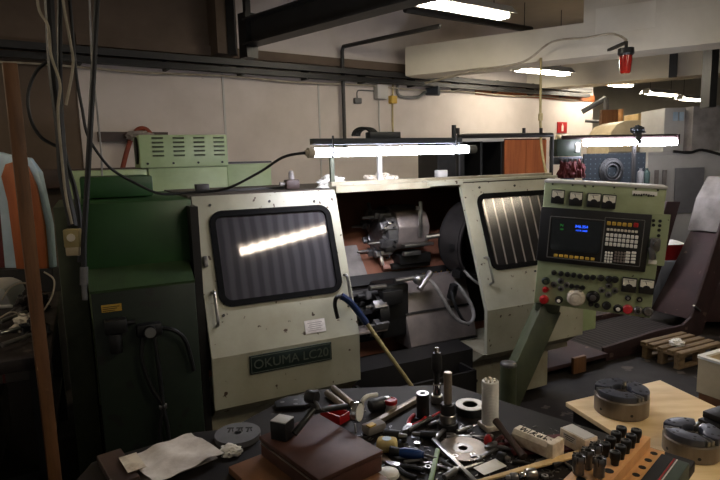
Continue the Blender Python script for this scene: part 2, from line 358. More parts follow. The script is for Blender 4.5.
# ------------------------------------------------------------------ ceiling lamps
def ceiling_lamp(x, y, z, label, m='tube_far'):
    L = thing('ceiling_lamp', label, 'lamp', (x, y, z), WA, 'fluorescent ceiling lamps')
    b = B(); b.prism([(-.17, 0), (-.15, .0), (-.07, .07), (.07, .07), (.15, 0), (.17, 0), (.08, .095), (-.08, .095)], -.64, .64, fr((0, 0, 0), (0, 1, 0), (0, 0, 1)))
    O('housing', b, Q['lightgrey'], L)
    for s in (-.055, .055):
        b = B(); b.cyl((-.59, s, -.012), (.59, s, -.012), .015, seg=12); O('tube', b, Q[m], L)
    for s in (-.63, .61):
        b = B(); b.bb((s, -.075, -.03), (s+.02, .075, .07)); O('end_plate', b, Q['white'], L)
    b = B()
    for s in (-.45, .45): b.cyl((s, 0, .09), (s, 0, CEIL-z), .006, seg=6)
    O('hanger', b, Q['rail'], L)
    return L
def lampc(x0, y0, x1, y1, z):
    a = az(x0, y0, z); c = az(x1, y1, z); return (a+c)/2
for (x0, y0, x1, y1, z, lab) in ((430, 2, 495, 16, 3.3, 'fluorescent ceiling lamp nearest the camera, at the top edge beside the dark steel beam'),
        (517, 69, 566, 74, 3.1, 'fluorescent ceiling lamp under the first painted beam, left of the red beacon'),
        (592, 81, 630, 87, 3.1, 'fluorescent ceiling lamp further back, just below the red beacon'),
        (645, 92, 675, 96, 3.1, 'small far fluorescent ceiling lamp beyond the beacon, third of the receding row'),
        (682, 98, 702, 101, 3.1, 'farthest fluorescent ceiling lamp, at the end of the receding row')):
    c = lampc(x0, y0, x1, y1, z); ceiling_lamp(c.x, c.y, z, lab)
for (x, y, lab) in ((2.15, .83, 'fluorescent ceiling lamp above the near workbenches'), (4.6, 2.5, 'fluorescent ceiling lamp above the aisle right of the plywood table')):
    ceiling_lamp(x, y, 3.3, lab, 'tube_near').rotation_euler.z = R(46)
ceiling_lamp(-3.7, 2.6, 3.2, 'dim fluorescent ceiling lamp over the scrap bench at far left', 'tube_dim')
# ------------------------------------------------------------------ steel beam, rails, pipes
p0 = az(250, 46, 2.95); p1 = az(432, -2, 2.95)
L = thing('steel_beam', 'dark steel roof beam slanting up from a short hanger at upper left', 'beam', (p0.x, p0.y, 2.95))
d = (p1-p0); d.z = 0; ln = d.length+2
Tb = fr(p0, d, (0, 0, 1)); b = B(Tb)
b.bb((0, 0, -.09), (ln, .018, .09)); b.bb((0, .018, -.008), (ln, .24, .008)); b.bb((0, .24, -.09), (ln, .258, .09)); O('girder', b, Q['rail'], L, True)
b = B(Tb); b.bb((-.09, -.12, -.07), (.04, .32, .07)); b.bb((-.05, .3, -.03), (0, CEIL-2.95, .03)); O('hanger', b, Q['blackpaint'], L, True)
q = wl(233, 55, .3); b = B(); b.bb((q.x-.05, q.y-.05, q.z), (q.x+.05, q.y+.05, CEIL)); tag(O('steel_post', b, Q['blackpaint']), 'thin black post hanging from the ceiling beside the steel beam hanger', 'post')
RZ = 2.99
b = B(T)
L = thing('cable_rail', 'long dark double rail running along the back wall above the lathe', 'rail', tuple(W0+WN*.2+V((0, 0, RZ))), WA)
b.bb((-1.5, RZ, .16), (10.2, RZ+.075, .25)); O('upper_rail', b, Q['rail'], L, True)
b = B(T); b.bb((-1.5, RZ-.085, .1), (10.2, RZ-.02, .2)); O('lower_rail', b, Q['blackpaint'], L, True)
for i in range(12):
    x = -1+i*.95; b = B(T); b.bb((x-.02, RZ-.1, 0), (x+.02, RZ+.1, .16)); O('bracket', b, Q['rail'], L, True)
b = B(T); b.tube([(x, RZ-.125+.012*math.sin(x*3), .06) for x in [i*.5-1.5 for i in range(24)]], .013, 6, 3); tag(O('wall_cable', b, Q['cablewhite']), 'pale cable clipped along the underside of the dark rail', 'cable')
a = wl(342, 150, .1); c = wl(342, 47, .1); e = dp(440, 26, 6.6)
a.x = c.x; a.y = c.y
b = B(); b.tube([a, c-V((0, 0, .06)), c+V((.02, -.03, 0)), e], .028, 10, 0); tag(O('wall_pipe', b, Q['rail']), 'black pipe rising on the wall and bending right below the ceiling', 'pipe')
p0 = dp(405, 9, 7.6); p1 = wl(530, 40, 2.2)
b = B(); b.cyl(p0, p0+WX*2.6, .05, seg=8); b.bb(p0+V((-.04, -.04, 0)), p0+V((.04, .04, CEIL-p0.z))); tag(O('conduit_rail', b, Q['rail']), 'dark round rail under the ceiling behind the nearest ceiling lamp', 'rail')
# boxes on the wall under the rail
def wbox(name, lab, cat, x0, y0, x1, y1, d, m, extra=None):
    a = wpt(x0, y0); c = wpt(x1, y1); L = thing(name, lab, cat, tuple(T @ V(((a.x+c.x)/2, c.y, 0))), WA)
    b = B(T); b.box(((a.x+c.x)/2, (a.y+c.y)/2, d/2+.001), (abs(c.x-a.x), abs(a.y-c.y), d), None, .012); O('housing', b, Q[m], L, True)
    for (nm, pts, r, mm) in (extra or []):
        b = B(T); b.tube(pts, r, 6, 4); O(nm, b, Q[mm], L, True)
    return L
def wp3(x, y, z): q = wpt(x, y); return V((q.x, q.y, z))
L = wbox('junction_box', 'pale grey junction box on the wall below the rail', 'junction box', 373, 85, 384, 100, .12, 'lightgrey', [('conduit', [wp3(378, 100, .03), wp3(378, 120, .03), wp3(379, 134, .03)], .012, 'lightgrey')])
wbox('wall_socket', 'small square wall socket left of the junction box', 'socket', 353, 98, 360, 104, .06, 'grey', [('conduit', [wp3(356.5, 98, .02), wp3(357, 91, .02), wp3(365, 90.5, .02), wp3(373, 91, .02)], .01, 'grey')])
wbox('valve_box', 'yellowed valve on a thin drop pipe right of the junction box', 'valve', 388, 96, 394, 104, .09, 'yellow', [('drop_pipe', [wp3(391.5, 78, .04), wp3(391, 110, .04), wp3(391.5, 136, .04)], .014, 'hose_y')])
L = thing('wall_spotlight', 'small dark spotlight on a bent conduit under the rail', 'spotlight', tuple(T @ wp3(428, 93, .1)), WA)
b = B(T); b.tube([wp3(396, 84, .05), wp3(397, 96, .05), wp3(415, 97.5, .05), wp3(422, 93, .05), wp3(428, 91, .1)], .022, 8, 4); O('conduit', b, Q['grey'], L, True)
b = B(T); c = wp3(428, 92, .12); b.cyl(c-V((.06, 0, .1)), c+V((.06, 0, .08)), .06, .085, 16); O('spot_head', b, Q['bluegrey'], L, True)
# dark shelf board on the wall, red hose over it
a = wpt(97, 132); c = wpt(167, 142)
b = B(T); b.bb((a.x, c.y+.0, 0), (c.x, a.y, .07)); tag(O('wall_batten', b, Q['darkwood']), 'dark wooden batten fixed to the wall left of the louvred box', 'batten')
b = B(T); b.tube([wp3(120, 172, .1), wp3(125, 152, .1), wp3(130, 138, .1), wp3(136, 130, .12), wp3(143, 130, .14), wp3(149, 137, .16)], .028, 8, 6); tag(O('air_hose', b, Q['hosered']), 'red brown hose looped over the dark batten behind the louvred box', 'hose')
b = B(T); q = wp3(137, 134, .11); b.rag(q-V((0, .03, 0)), (.3, .12, .14), amp=.3); tag(O('rag', b, Q['paper_g']), 'grey rag draped over the dark batten', 'rag')
# red sign, beacon lamp, orange board
a = wpt(557, 122); c = wpt(566, 133)
L = thing('fire_sign', 'small red sign with a white symbol on the back wall', 'sign', tuple(T @ V(((a.x+c.x)/2, c.y, .0))), WA)
b = B(T); b.bb((a.x, c.y, 0.001), (c.x, a.y, .02)); O('sign_plate', b, Q['red'], L, True)
mx_ = (a.x+c.x)/2; h = a.y-c.y; b = B(T); b.bb((mx_-.028, c.y+h*.15, .02), (mx_+.028, c.y+h*.68, .026), .01); b.bb((mx_-.012, c.y+h*.68, .02), (mx_+.012, c.y+h*.85, .026)); O('symbol', b, Q['white'], L, True)
p = dp(626, 51, 6.4)
L = thing('beacon_lamp', 'red warning beacon lamp hanging from the painted beam', 'beacon', tuple(p))
b = B(Matrix.Translation(p)); b.lathe([(0, .03), (.085, .03), (.09, -.03), (.075, -.05), (0, -.05)], None, 20); b.cyl((0, 0, .03), (0, 0, .08), .02, seg=8); b.bb((-.02, 0, .08), (.02, .45, .11)); O('cap', b, Q['black'], L, True)
b = B(Matrix.Translation(p)); b.lathe([(0, -.051), (.07, -.051), (.07, -.1), (.058, -.235), (.045, -.25), (0, -.25)], None, 20); O('lens', b, Q['lens'], L, True)
fn = Tb.to_3x3() @ V((0, 0, 1)); bo = az(480, 68, 3.0)+fn*.03
def bf(x, y): return pl(x, y, bo, fn)
b = B(); b.tube([bf(425, 83), bf(480, 70), bf(523, 62), bf(552, 42), bf(585, 38), bf(608, 34), bf(620, 36), p+V((0, 0, .12))], .014, 6, 6); tag(O('beacon_cable', b, Q['cablewhite']), 'grey cable curving along the beam to the red beacon', 'cable')
b = B(); b.tube([dp(541, 58, 7.4), dp(540.5, 100, 7.4), dp(541, 140, 7.4), dp(545, 168, 7.2), dp(550, 182, 7.0), dp(553, 186, 6.9)], .016, 6, 6); b.box(dp(540.5, 117, 7.4), (.05, .05, .1), None, .01); tag(O('drop_cable', b, Q['hose_y']), 'yellowish cord with a pull switch hanging left of the red sign', 'cord')
q0 = my(505, 140, 3.4); q1 = my(546, 178, 3.4)
def mbox(x0, y0, z0, x1, y1, z1, bev=0): b = B(MM); b.bb((x0, y0, z0), (x1, y1, z1), bev); return b
L = thing('board_cabinet', 'orange wooden cupboard standing behind the right end of the lathe', 'cupboard', tuple(mw((q0.x+q1.x)/2, 3.65, 0)), MA)
b = mbox(q0.x, 3.42, 0, q1.x, 3.9, q0.z+.02); O('carcass', b, Q['darkwood'], L, True)
for k in range(2):
    w_ = (q1.x-q0.x)/2; b = mbox(q0.x+k*w_+.004, 3.4, .06, q0.x+(k+1)*w_-.004, 3.42, q0.z); O('door', b, Q['redwood'], L, True)
q0 = my(438, 142, 3.4); q1 = my(503, 178, 3.4)
L = thing('dark_cabinet', 'black open cabinet with pale top edge behind the lathe lamp', 'cabinet', tuple(mw((q0.x+q1.x)/2, 3.65, 0)), MA)
b = B(MM); x0, x1, zt = q0.x, q1.x, q0.z
b.bb((x0, 3.88, 0), (x1, 3.9, zt)); b.bb((x0, 3.42, 0), (x0+.03, 3.88, zt)); b.bb((x1-.03, 3.42, 0), (x1, 3.88, zt)); b.bb((x0+.03, 3.42, 0), (x1-.03, 3.88, .08)); b.bb(((x0+x1)/2+.16, 3.42, .08), ((x0+x1)/2+.2, 3.88, zt))
O('carcass', b, Q['black'], L, True)
b = mbox(x0-.01, 3.4, zt+.001, x1+.01, 3.9, zt+.05); O('top', b, Q['lightgrey'], L, True)
b = mbox(x0+.03, 3.46, 1.3, (x0+x1)/2+.16, 3.88, 1.33); O('shelf', b, Q['blackpaint'], L, True)
b = mbox(x0+.035, 3.43, .1, (x0+x1)/2-.1, 3.45, zt-.02); O('door', b, Q['blackpaint'], L, True)
# electrical cabinet behind the headstock with louvred box
L = thing('electrical_cabinet', 'pale green electrical cabinet with louvred box on top behind the lathe', 'cabinet', tuple(mw(.13, 1.75, 0)), MA)
b = mbox(-.62, 1.52, .0, -.1, 2.0, 1.735, .006); O('cabinet_wing', b, Q['pale_green'], L, True)
b = mbox(-.095, 1.5, 0, .485, 2.0, 1.74, .006); O('cabinet_body', b, Q['pale_green'], L, True)
b = mbox(.49, 1.52, 0, .845, 2.0, 1.755, .006); O('side_panel', b, Q['pale_green'], L, True)
b = mbox(.49, 1.515, 1.757, .85, 2.0, 1.772); O('dark_lid', b, Q['rail'], L, True)
b = mbox(-.15, 1.46, 1.742, .487, 1.92, 1.98, .008); lb = O('louvred_box', b, Q['pale_green'], L, True)
for i in range(4):
    for j in range(5):
        x = -.06+i*.148; z = 1.825+j*.032
        b = B(MM); b.prism([(0, 0), (-.012, .002), (-.010, .005), (0, .009)], x-.002, x+.078, fr((0, 1.46, z), (0, 1, 0), (0, 0, 1)))
        b.bb((x, 1.446, z-.004), (x+.076, 1.459, z-.001)); O('louvre', b, [Q['arm_green']], lb, True)
for i in range(4):
    b = B(MM); b.cyl((-.1+i*.18, 1.462, 1.772), (-.1+i*.18, 1.45, 1.772), .009, seg=6); O('bolt', b, Q['rail'], lb, True)
b = B(MM); b.cyl((-.152, 1.6, 1.87), (-.165, 1.6, 1.87), .1, seg=20); O('fan_grille', b, Q['black'], lb, True)
# ================================================================== THE LATHE
LA = thing('cnc_lathe', 'large cream and green slant bed lathe with sliding window doors', 'lathe', tuple(M0), MA)
YZ = fr((0, 0, 0), (0, 1, 0), (0, 0, 1))                              # prism profiles in (y, z) extruded along X
XD = 2.72
# base and skirt
b = B(); b.bb((.0, .14, .03), (2.48, 1.25, .3)); b.bb((.0, .125, .03), (.87, .14, .36)); b.bb((1.72, .125, .03), (2.5, .14, .36)); base = O('base', b, Q['cream_dirty'], LA)
for (x, z) in ((1.78, .2), (1.83, .2), (2.3, .26), (2.33, .26), (2.28, .13), (2.28, .16)): b = B(); b.cyl((x, .126, z), (x, .118, z), .012, seg=10); O('bolt_head', b, Q['black'], base)
b = B(); b.prism([(.005, .45), (.125, .36), (.125, .3), (.5, .3), (.5, .45)], 0.01, .87, YZ); O('skirt', b, Q['cream_dirty'], LA)
b = B(); b.prism([(.005, .43), (.125, .34), (.125, .3), (.5, .3), (.5, .43)], 1.80, 2.7, YZ); O('skirt', b, Q['cream_dirty'], LA)
# cavity: floor, walls and roof around the work space
b = B(); b.bb((0, .32, .3), (XD, 1.25, .33)); b.bb((0, 1.2, .33), (XD, 1.25, 1.555)); b.bb((0, .35, .33), (.03, 1.2, 1.555)); b.bb((XD-.03, .35, .33), (XD, 1.2, 1.555)); O('work_space_lining', b, Q['cavity'], LA)
b = B(); b.bb((-.02, .31, 1.557), (XD, 1.3, 1.585)); deck = O('top_deck', b, Q['deck'], LA)
b = B(); b.bb((.87, .275, 1.56), (1.56, .34, 1.60)); b.bb((.87, .345, 1.586), (XD, .40, 1.625)); O('door_track', b, Q['cream_dirty'], LA)
# sliding doors
SL = fr((0, 0, .733), (1, 0, 0), (0, .3, .847)); LS = .8986            # sheet plane: x along, y up the slope, z outwards
def door(x0, x1, wx0, wx1, v0, v1, pane, zb):
    b = B(SL); t = -.028
    b.bb((x0, 0, t), (x1, v0-.004, 0)); b.bb((x0, v1+.004, t), (x1, LS, 0)); b.bb((x0, v0-.004, t), (wx0-.004, v1+.004, 0)); b.bb((wx1+.004, v0-.004, t), (x1, v1+.004, 0))
    b.T = Matrix(); b.prism([(0, zb), (.028, zb), (.028, .733), (.0265, .743), (0, .733)], x0, x1, YZ)
    d = O('sliding_door', b, Q['cream'], LA)
    cx, cv, w, h = (wx0+wx1)/2, (v0+v1)/2, wx1-wx0, v1-v0
    b = B(SL @ Matrix.Translation((cx, cv, 0))); b.rrect(w+.045, h+.045, .075, .034, -.03, .012); O('window_gasket', b, Q['gasket'], d)
    b = B(SL @ Matrix.Translation((cx, cv, 0))); b.rrect(w+.02, h+.02, .06, 0, -.02, -.004); O('window_pane', b, pane, d)
    return d
dl = door(0, .87, .1, .79, .283, .782, Q['pane'], .445)
dr = door(1.825, 2.72, 1.955, 2.64, .283, .79, Q['pane2'], .425)
def grip(x, v0, v1, parent):
    b = B(SL); b.tube([(x, v0, 0), (x, v0+.005, .03), (x, v0+.03, .042), (x, v1-.03, .042), (x, v1-.005, .03), (x, v1, 0)], .009, 8, 4); return O('handle', b, Q['steel'], parent)
grip(.05, .17, .355, dl); grip(.835, .2, .36, dl); grip(1.895, .175, .36, dr)
b = B(SL); b.box((.03, .524, .012), (.022, .06, .024), None, .004); O('latch', b, Q['steel_d'], dl)
for x, v, dd in ((.095, .842, dl), (.44, .845, dl), (.72, .83, dl), (.81, .5, dl), (.09, .22, dl), (.83, .17, dl), (1.98, .86, dr), (2.3, .86, dr), (2.6, .86, dr), (2.31, .22, dr)):
    b = B(SL); b.cyl((x, v, 0), (x, v, .007), .008, seg=8); O('screw', b, Q['rail'], dd)
b = B(SL); b.box((.6, .085, .002), (.125, .075, .003)); O('paper_sticker', b, Q['paper'], dl)
b = B(SL)
for k in range(5): b.box((.6, .062+.011*k, .004), (.09-.02*(k % 2), .003, .001))
st = O('print', b, Q['paper_g'], dl)
PF = fr((0, 0, 0), (1, 0, 0), (0, 0, 1))                              # vertical front plane: z towards the viewer
b = B(PF); b.box((.441, .662, .005), (.485, .106, .01), None, .002); npl = O('name_plate', b, Q['plate'], dl)
b = B(PF); b.rrect(.472, .093, .004, .004, .009, .0115, Matrix.Translation((.441, .662, 0))); O('plate_border', b, Q['plate_let'], npl)
text('lettering', 'OKUMA LC20', .073, PF @ Matrix.Translation((.441, .66, .0105)), Q['plate_let'], npl, sx=1.0)
b = B(); b.bb((1.535, .285, 1.588), (2.72, .35, 1.606)); b.bb((1.535, .275, 1.57), (1.83, .29, 1.606)); O('top_rail', b, Q['cream'], dr)
# inside: slanted bed, way covers, rails
b = B(); b.prism([(.62, .86), (1.19, 1.50), (1.19, .34), (.62, .34)], .04, 2.68, YZ); O('slant_bed', b, Q['waycover'], LA)
b = B(); b.bb((.04, .612, .45), (2.68, .618, .85)); O('bed_front_plate', b, Q['cavity'], LA)
b = B(); b.prism([(.64, .905), (.84, 1.13), (.86, 1.11), (.66, .885)], .5, 1.27, YZ, .004); O('way_plate', b, Q['canvas'], LA)
b = B(); b.prism([(.6, .872), (.66, .935), (.68, .915), (.62, .85)], .04, 2.68, YZ); O('bed_lip', b, Q['cavity'], LA)
b = B(); b.prism([(.655, .96), (.9, 1.235), (.92, 1.215), (.675, .94)], 1.4, 1.66, YZ, .004); O('saddle_cover', b, Q['waycover'], LA)
b = B(); b.bb((.9, .52, .82), (1.27, .60, .845), .004); O('guide_rail', b, Q['steel_d'], LA)
b = B(); b.bb((.9, .45, .7), (1.27, .56, .73), .004); O('guide_rail', b, Q['steel_d'], LA)
b = B(); b.bb((.9, .34, .6), (1.25, .48, .62), .004); O('guide_rail', b, Q['greycover'], LA)
# upper turret
ty, tz, tx = .74, 1.215, 1.40
def ngon(r, n, a=0): return [(r*math.cos(a+2*math.pi*k/n), r*math.sin(a+2*math.pi*k/n)) for k in range(n)]
TU = fr((tx, ty, tz), (0, 1, 0), (0, 0, 1))                            # z along X
b = B(TU); b.prism(ngon(.17, 12, .2), 0, .085, None, .006); b.prism(ngon(.12, 12, .2), -.02, 0); tur = O('turret', b, Q['steel_d'], LA)
b = B(TU); b.prism([(-.15, -.06), (-.17, .05), (-.12, .15), (.0, .19), (.16, .19), (.2, .0), (.16, -.12), (-.1, -.12)], .086, .35, None, .012); O('turret_body', b, Q['greycover'], tur)
b = B(TU); b.prism([(-.15, .055), (-.115, .152), (.0, .192), (.1, .195), (.1, .19), (.0, .187), (-.11, .147), (-.145, .053)], .1, .33); O('body_cover', b, Q['iron'], tur)
for k in range(8):
    a = .35+2*math.pi*k/8; c = V((.14*math.cos(a), .14*math.sin(a), 0)); rt = Euler((0, 0, a)).to_matrix()
    b = B(TU); b.box(c+V((0, 0, .02)), (.075, .065, .10), rt, .006); b.box(c*1.12+V((0, 0, -.045)), (.05, .05, .035), rt, .004); th = O('tool_holder', b, Q['steel_d'], tur)
    b = B(TU); d = c.normalized(); s_ = V((-d.y, d.x, 0))
    if k % 2: b.box(c+d*.055+V((0, 0, -.02)), (.1, .022, .022), rt, .002)
    else: b.cyl(c+V((0, 0, -.06)), c+V((0, 0, -.15)), .013, .009, 10)
    O('cutting_tool', b, Q['steel'], th)
    b = B(TU)
    for q in (-.02, .02): b.cyl(c+d*.04+s_*q+V((0, 0, .04)), c+d*.058+s_*q+V((0, 0, .04)), .008, seg=8)
    O('clamp_screw', b, Q['black'], th)
b = B(Matrix.Translation((.11, .07, -.01))); b.bb((1.53, .47, 1.2), (1.557, .49, 1.46), .003); b.bb((1.50, .46, 1.40), (1.53, .485, 1.425), .003); O('tool_shank', b, Q['steel'], tur)
b = B(Matrix.Translation((.11, .07, -.01))); b.bb((1.41, .48, 1.13), (1.66, .54, 1.15), .003); b.cyl((1.6, .5, 1.19), (1.7, .47, 1.2), .018, seg=12); b.box((1.47, .49, 1.085), (.14, .04, .03), None, .004); O('tool_tray', b, Q['steel'], tur)
b = B(Matrix.Translation((.11, .07, -.01))); b.bb((1.39, .52, 1.0), (1.66, .75, 1.07), .006); b.bb((1.35, .56, .96), (1.68, .72, 1.0), .006); O('turret_slide', b, Q['blackpaint'], tur)
# round chuck guard on the right, open towards the front
CG = Matrix.Translation((2.13, .42, 1.14)) @ Matrix.Rotation(R(-84), 4, 'X') @ Matrix.Rotation(R(-14), 4, 'Y')
b = B(CG); b.ring(.30, .285, -.02, .17, None, 48); b.ring(.306, .27, .0, .025, None, 48); b.ring(.285, .24, .14, .17, None, 48); cg = O('chuck_guard', b, Q['guard'], LA)
b = B(CG); b.cyl((0, 0, .171), (0, 0, .2), .285, seg=40); b.cyl((0, 0, .08), (0, 0, .171), .12, seg=30, bev=.01); O('chuck', b, Q['cavity'], cg)
b = B(CG); b.box((-.3, .02, .05), (.03, .04, .05), None, .004); O('hinge', b, Q['blackpaint'], cg)
b = B(CG); b.box((-.24, .22, .02), (.08, .06, .08), None, .008); O('hinge', b, Q['blackpaint'], cg)
b = B(); b.cyl((1.95, .3, 1.16), (2.1, .32, 1.165), .012, seg=10); O('guard_handle', b, Q['brass'], cg)
b = B(); b.tube([(1.88, .33, .95), (1.93, .28, .88), (2.02, .28, .82), (2.1, .3, .75)], .01, 6, 5); O('guard_cable', b, Q['tubegrey'], cg)
# lower turret, cover, hoses
b = B(); b.bb((1.24, .4, .52), (1.46, .6, .9), .02); b.cyl((1.19, .47, .7), (1.26, .47, .7), .15, seg=12); b.box((1.3, .38, .82), (.16, .07, .1), None, .01); lt = O('lower_turret', b, Q['blackpaint'], LA)
for k in range(6):
    a = .4+k*math.pi/3; b = B(); c = V((1.2, .47+.13*math.cos(a), .7+.13*math.sin(a))); b.box(c, (.1, .06, .06), (a, 0, 0), .006); b.cyl(c, c+V((-.1, 0, 0)), .012, seg=8); O('tool_holder', b, Q['steel_d'], lt)
b = B(); b.cyl((1.13, .37, .905), (1.27, .4, .895), .018, seg=12); O('tool_shank', b, Q['steel'], lt)
b = B(); b.cyl((1.33, .37, .93), (1.56, .36, .94), .016, seg=12); b.cyl((1.5, .33, .86), (1.62, .37, .96), .022, seg=12); b.sph((1.5, .35, .925), .035, seg=12); O('coolant_nozzle', b, Q['steel'], lt)
b = B(); b.prism([(.48, .9), (.33, .45), (.36, .43), (.56, .43), (.6, .86), (.56, .905)], 1.43, 2.0, YZ, .008); cvr = O('saddle_apron', b, Q['greycover'], LA)
b = B(); b.prism([(.4, .68), (.395, .665), (.42, .66), (.42, .68)], 1.425, 2.005, YZ); b.bb((1.43, .33, .40), (2.0, .36, .44)); O('apron_seam', b, Q['cavity'], cvr)
b = B(); b.tube([(1.56, .38, .94), (1.62, .33, .88), (1.68, .29, .76), (1.76, .27, .63), (1.86, .26, .575), (1.92, .27, .61), (1.92, .3, .7), (1.87, .34, .8), (1.83, .38, .86)], .0135, 10, 6); O('coolant_hose', b, Q['tubegrey'], LA)
b = B(); b.tube([(1.79, .36, .82), (1.77, .3, .74), (1.82, .28, .62), (1.88, .27, .56)], .011, 8, 6); b.box((1.8, .36, .8), (.05, .05, .12), (.3, 0, .2), .008); O('grease_line', b, Q['black'], LA)
b = B()
for k in range(60):
    x = random.uniform(1.66, 1.98); y = random.uniform(.5, .6); c = V((x, y, .885+random.uniform(-.01, .02)))
    b.box(c, (random.uniform(.008, .03), .006, .004), (random.random()*3, random.random()*3, random.random()*3))
o = O('swarf', b, Q['brass'], LA); o['kind'] = 'stuff'
b = B(); b.prism([(.12, .1), (.12, .44), (.3, .46), (.35, .33), (.35, .1)], .872, 1.798, YZ); O('front_sill', b, Q['cavity'], LA)
b = B(); b.prism([(-.05, .12), (-.05, .36), (-.03, .36), (-.03, .17), (.118, .17), (.118, .12)], .885, 1.70, YZ); b.bb((.885, -.05, .12), (.905, .118, .36)); b.bb((1.68, -.05, .12), (1.70, .118, .36)); O('coolant_tray', b, Q['cavity'], LA)
# headstock cabinet, left
b = B(); b.bb((-.545, .0, .04), (-.06, 1.0, 1.165), .006); b.prism([(.0, 1.16), (.15, 1.245), (1.0, 1.245), (1.0, 1.16)], -.545, -.06, YZ); hc = O('headstock_cabinet', b, Q['dark_green'], LA)
b = B(); b.prism([(.15, 1.24), (.175, 1.575), (1.2, 1.58), (1.2, 1.24)], -.555, -.025, YZ, .006); O('upper_cover', b, Q['green'], hc)
b = B(); b.prism([(-.003, 1.168), (.147, 1.252), (.155, 1.248), (.155, 1.24), (.0, 1.155)], -.55, -.06, YZ); O('sloping_ledge', b, Q['ledge'], hc)
b = B(); b.bb((-.05, .06, .05), (-.01, .9, 1.54)); O('gap_filler', b, Q['cavity'], hc)
b = B(); b.bb((-.68, .3, .04), (-.56, 1.1, 1.56), .006); O('side_cover', b, Q['arm_green'], hc)
b = B(); b.bb((-.55, .55, 1.582), (-.17, 1.15, 1.70), .01); O('motor_cover', b, Q['green'], hc)
b = B(); b.bb((-.505, -.006, 1.06), (-.415, .0, 1.095)); yp = O('warning_plate', b, Q['yellow'], hc)
b = B()
for k in range(3): b.bb((-.5, -.0075, 1.083-.009*k), (-.425-.01*k, -.006, 1.086-.009*k))
O('print', b, Q['ink'], yp)
b = B(); b.bb((-.5, -.07, .96), (-.4, 0, 1.03), .01); b.cyl((-.455, -.035, .96), (-.455, -.035, .86), .03, seg=16, bev=.008); b.cyl((-.36, -.03, 1.0), (-.42, -.03, 1.0), .012, seg=8); O('air_filter', b, Q['black'], hc)
b = B(); b.bb((-.36, -.06, .92), (-.24, 0, .985), .012); b.cyl((-.3, -.06, .95), (-.3, -.085, .95), .03, seg=16); O('pressure_regulator', b, Q['black'], hc)
b = B(); b.cyl((-.3, -.0855, .95), (-.3, -.088, .95), .026, seg=18); O('gauge', b, Q['grey'], hc)
for pts in ([(-.33, -.03, .93), (-.345, -.04, .8), (-.31, -.04, .65), (-.27, -.04, .55), (-.29, -.04, .4), (-.28, -.03, .1)], [(-.28, -.03, .93), (-.27, -.045, .75), (-.265, -.04, .56), (-.25, -.04, .4), (-.255, -.03, .1)], [(-.24, -.03, .95), (-.18, -.05, .93), (-.13, -.04, .86), (-.1, -.03, .7)]):
    b = B(); b.tube(pts, .011, 8, 6); O('air_line', b, Q['black'], hc)
b = B(); b.box((-.265, -.04, .545), (.04, .02, .025), None, .004); O('hose_clip', b, Q['steel'], hc)
b = B(); b.bb((2.73, .06, .42), (2.93, 1.1, 1.5), .01); b.bb((2.932, .2, .45), (3.06, .3, .5), .006); O('end_cover', b, Q['pale_green'], LA)
# things lying on the deck
p = my(290, 181, .5)
L = thing('air_valve', 'brown brass valve block standing on the dusty deck above the left door', 'valve', tuple(mw(.66, .5, 1.586)), MA)
b = B(); b.box((0, 0, .03), (.09, .06, .06), None, .008); O('valve_body', b, Q['darkwood'], L)
b = B(); b.cyl((0, 0, .06), (0, 0, .1), .018, seg=10); b.sph((0, 0, .1), .018, seg=10); b.cyl((-.045, 0, .035), (-.08, 0, .035), .012, seg=8); O('knob', b, Q['canvas'], L)
b = B(MM); b.rag((.92, .46, 1.586), (.20, .14, .075), amp=.55); tag(O('rag', b, Q['white']), 'crumpled white rag on the deck under the left end of the long lamp', 'rag')
b = B(MM); b.rag((1.32, .5, 1.586), (.22, .14, .08), amp=.5); tag(O('rag', b, Q['dirtywhite']), 'crumpled yellowish white rag on the deck below the middle of the long lamp', 'rag')
b = B(MM); b.box((1.72, .38, 1.65), (.08, .05, .05), None, .006); tag(O('deck_switch_box', b, Q['lightgrey']), 'small pale box on the deck rail just above the open doorway', 'switch box')
b = B(MM); b.box((.12, .62, 1.612), (.08, .06, .05), None, .006); b.bb((.16, .6, 1.586), (.7, .66, 1.6)); tag(O('limit_switch', b, Q['rail']), 'dark small switch box on the dusty deck near the green cover', 'switch')
# tripod and post that carry the lamp
L = thing('work_lamp', 'long lit fluorescent work lamp over the lathe doorway on a dark channel', 'lamp', tuple(mw(1.2, .35, 1.626)), MA)
LY = -.08; lq0 = my(314, 153, LY); lq1 = my(467, 148, LY); X0 = lq0.x; X1 = lq1.x; LZ = (lq0.z+lq1.z)/2-.005
b = B(MM); b.cyl((X0, LY, LZ), (X1, LY, LZ+.004), .024, seg=16); O('tube', b, Q['tube'], L, True)
b = B(MM); b.cyl((X0-.035, LY, LZ), (X0-.001, LY, LZ), .028, seg=16); b.cyl((X0-.05, LY, LZ), (X0-.035, LY, LZ), .015, seg=10); O('end_cap', b, Q['dirtywhite'], L, True)
b = B(MM); b.cyl((X1+.001, LY, LZ+.004), (X1+.06, LY, LZ+.004), .025, seg=16); O('end_cap', b, Q['grey'], L, True)
b = B(MM); b.bb((X0-.01, LY-.02, LZ+.042), (X1-.05, LY+.03, LZ+.074)); ch = O('channel', b, Q['bluegrey'], L, True)
for x in (X0+.1, X1-.1): b = B(MM); b.cyl((x, LY-.03, LZ+.088), (x, LY-.03, LZ-.01), .006, seg=6); b.ring(.032, .028, -.006, .006, Matrix.Translation((x, LY, LZ+.002)) @ Matrix.Rotation(R(90), 4, 'Y'), 20); O('clip', b, Q['black'], ch, True)
b = B(MM); b.bb((X1-.1, LY, LZ+.074), (X1-.08, LY+.02, LZ+.15)); O('end_post', b, Q['bluegrey'], ch, True)
b = B(MM); b.bb((X0+.34, LY, LZ+.0745), (X0+.54, LY+.06, LZ+.11), .004); O('ballast', b, Q['bluegrey'], ch, True)
b = B(MM)
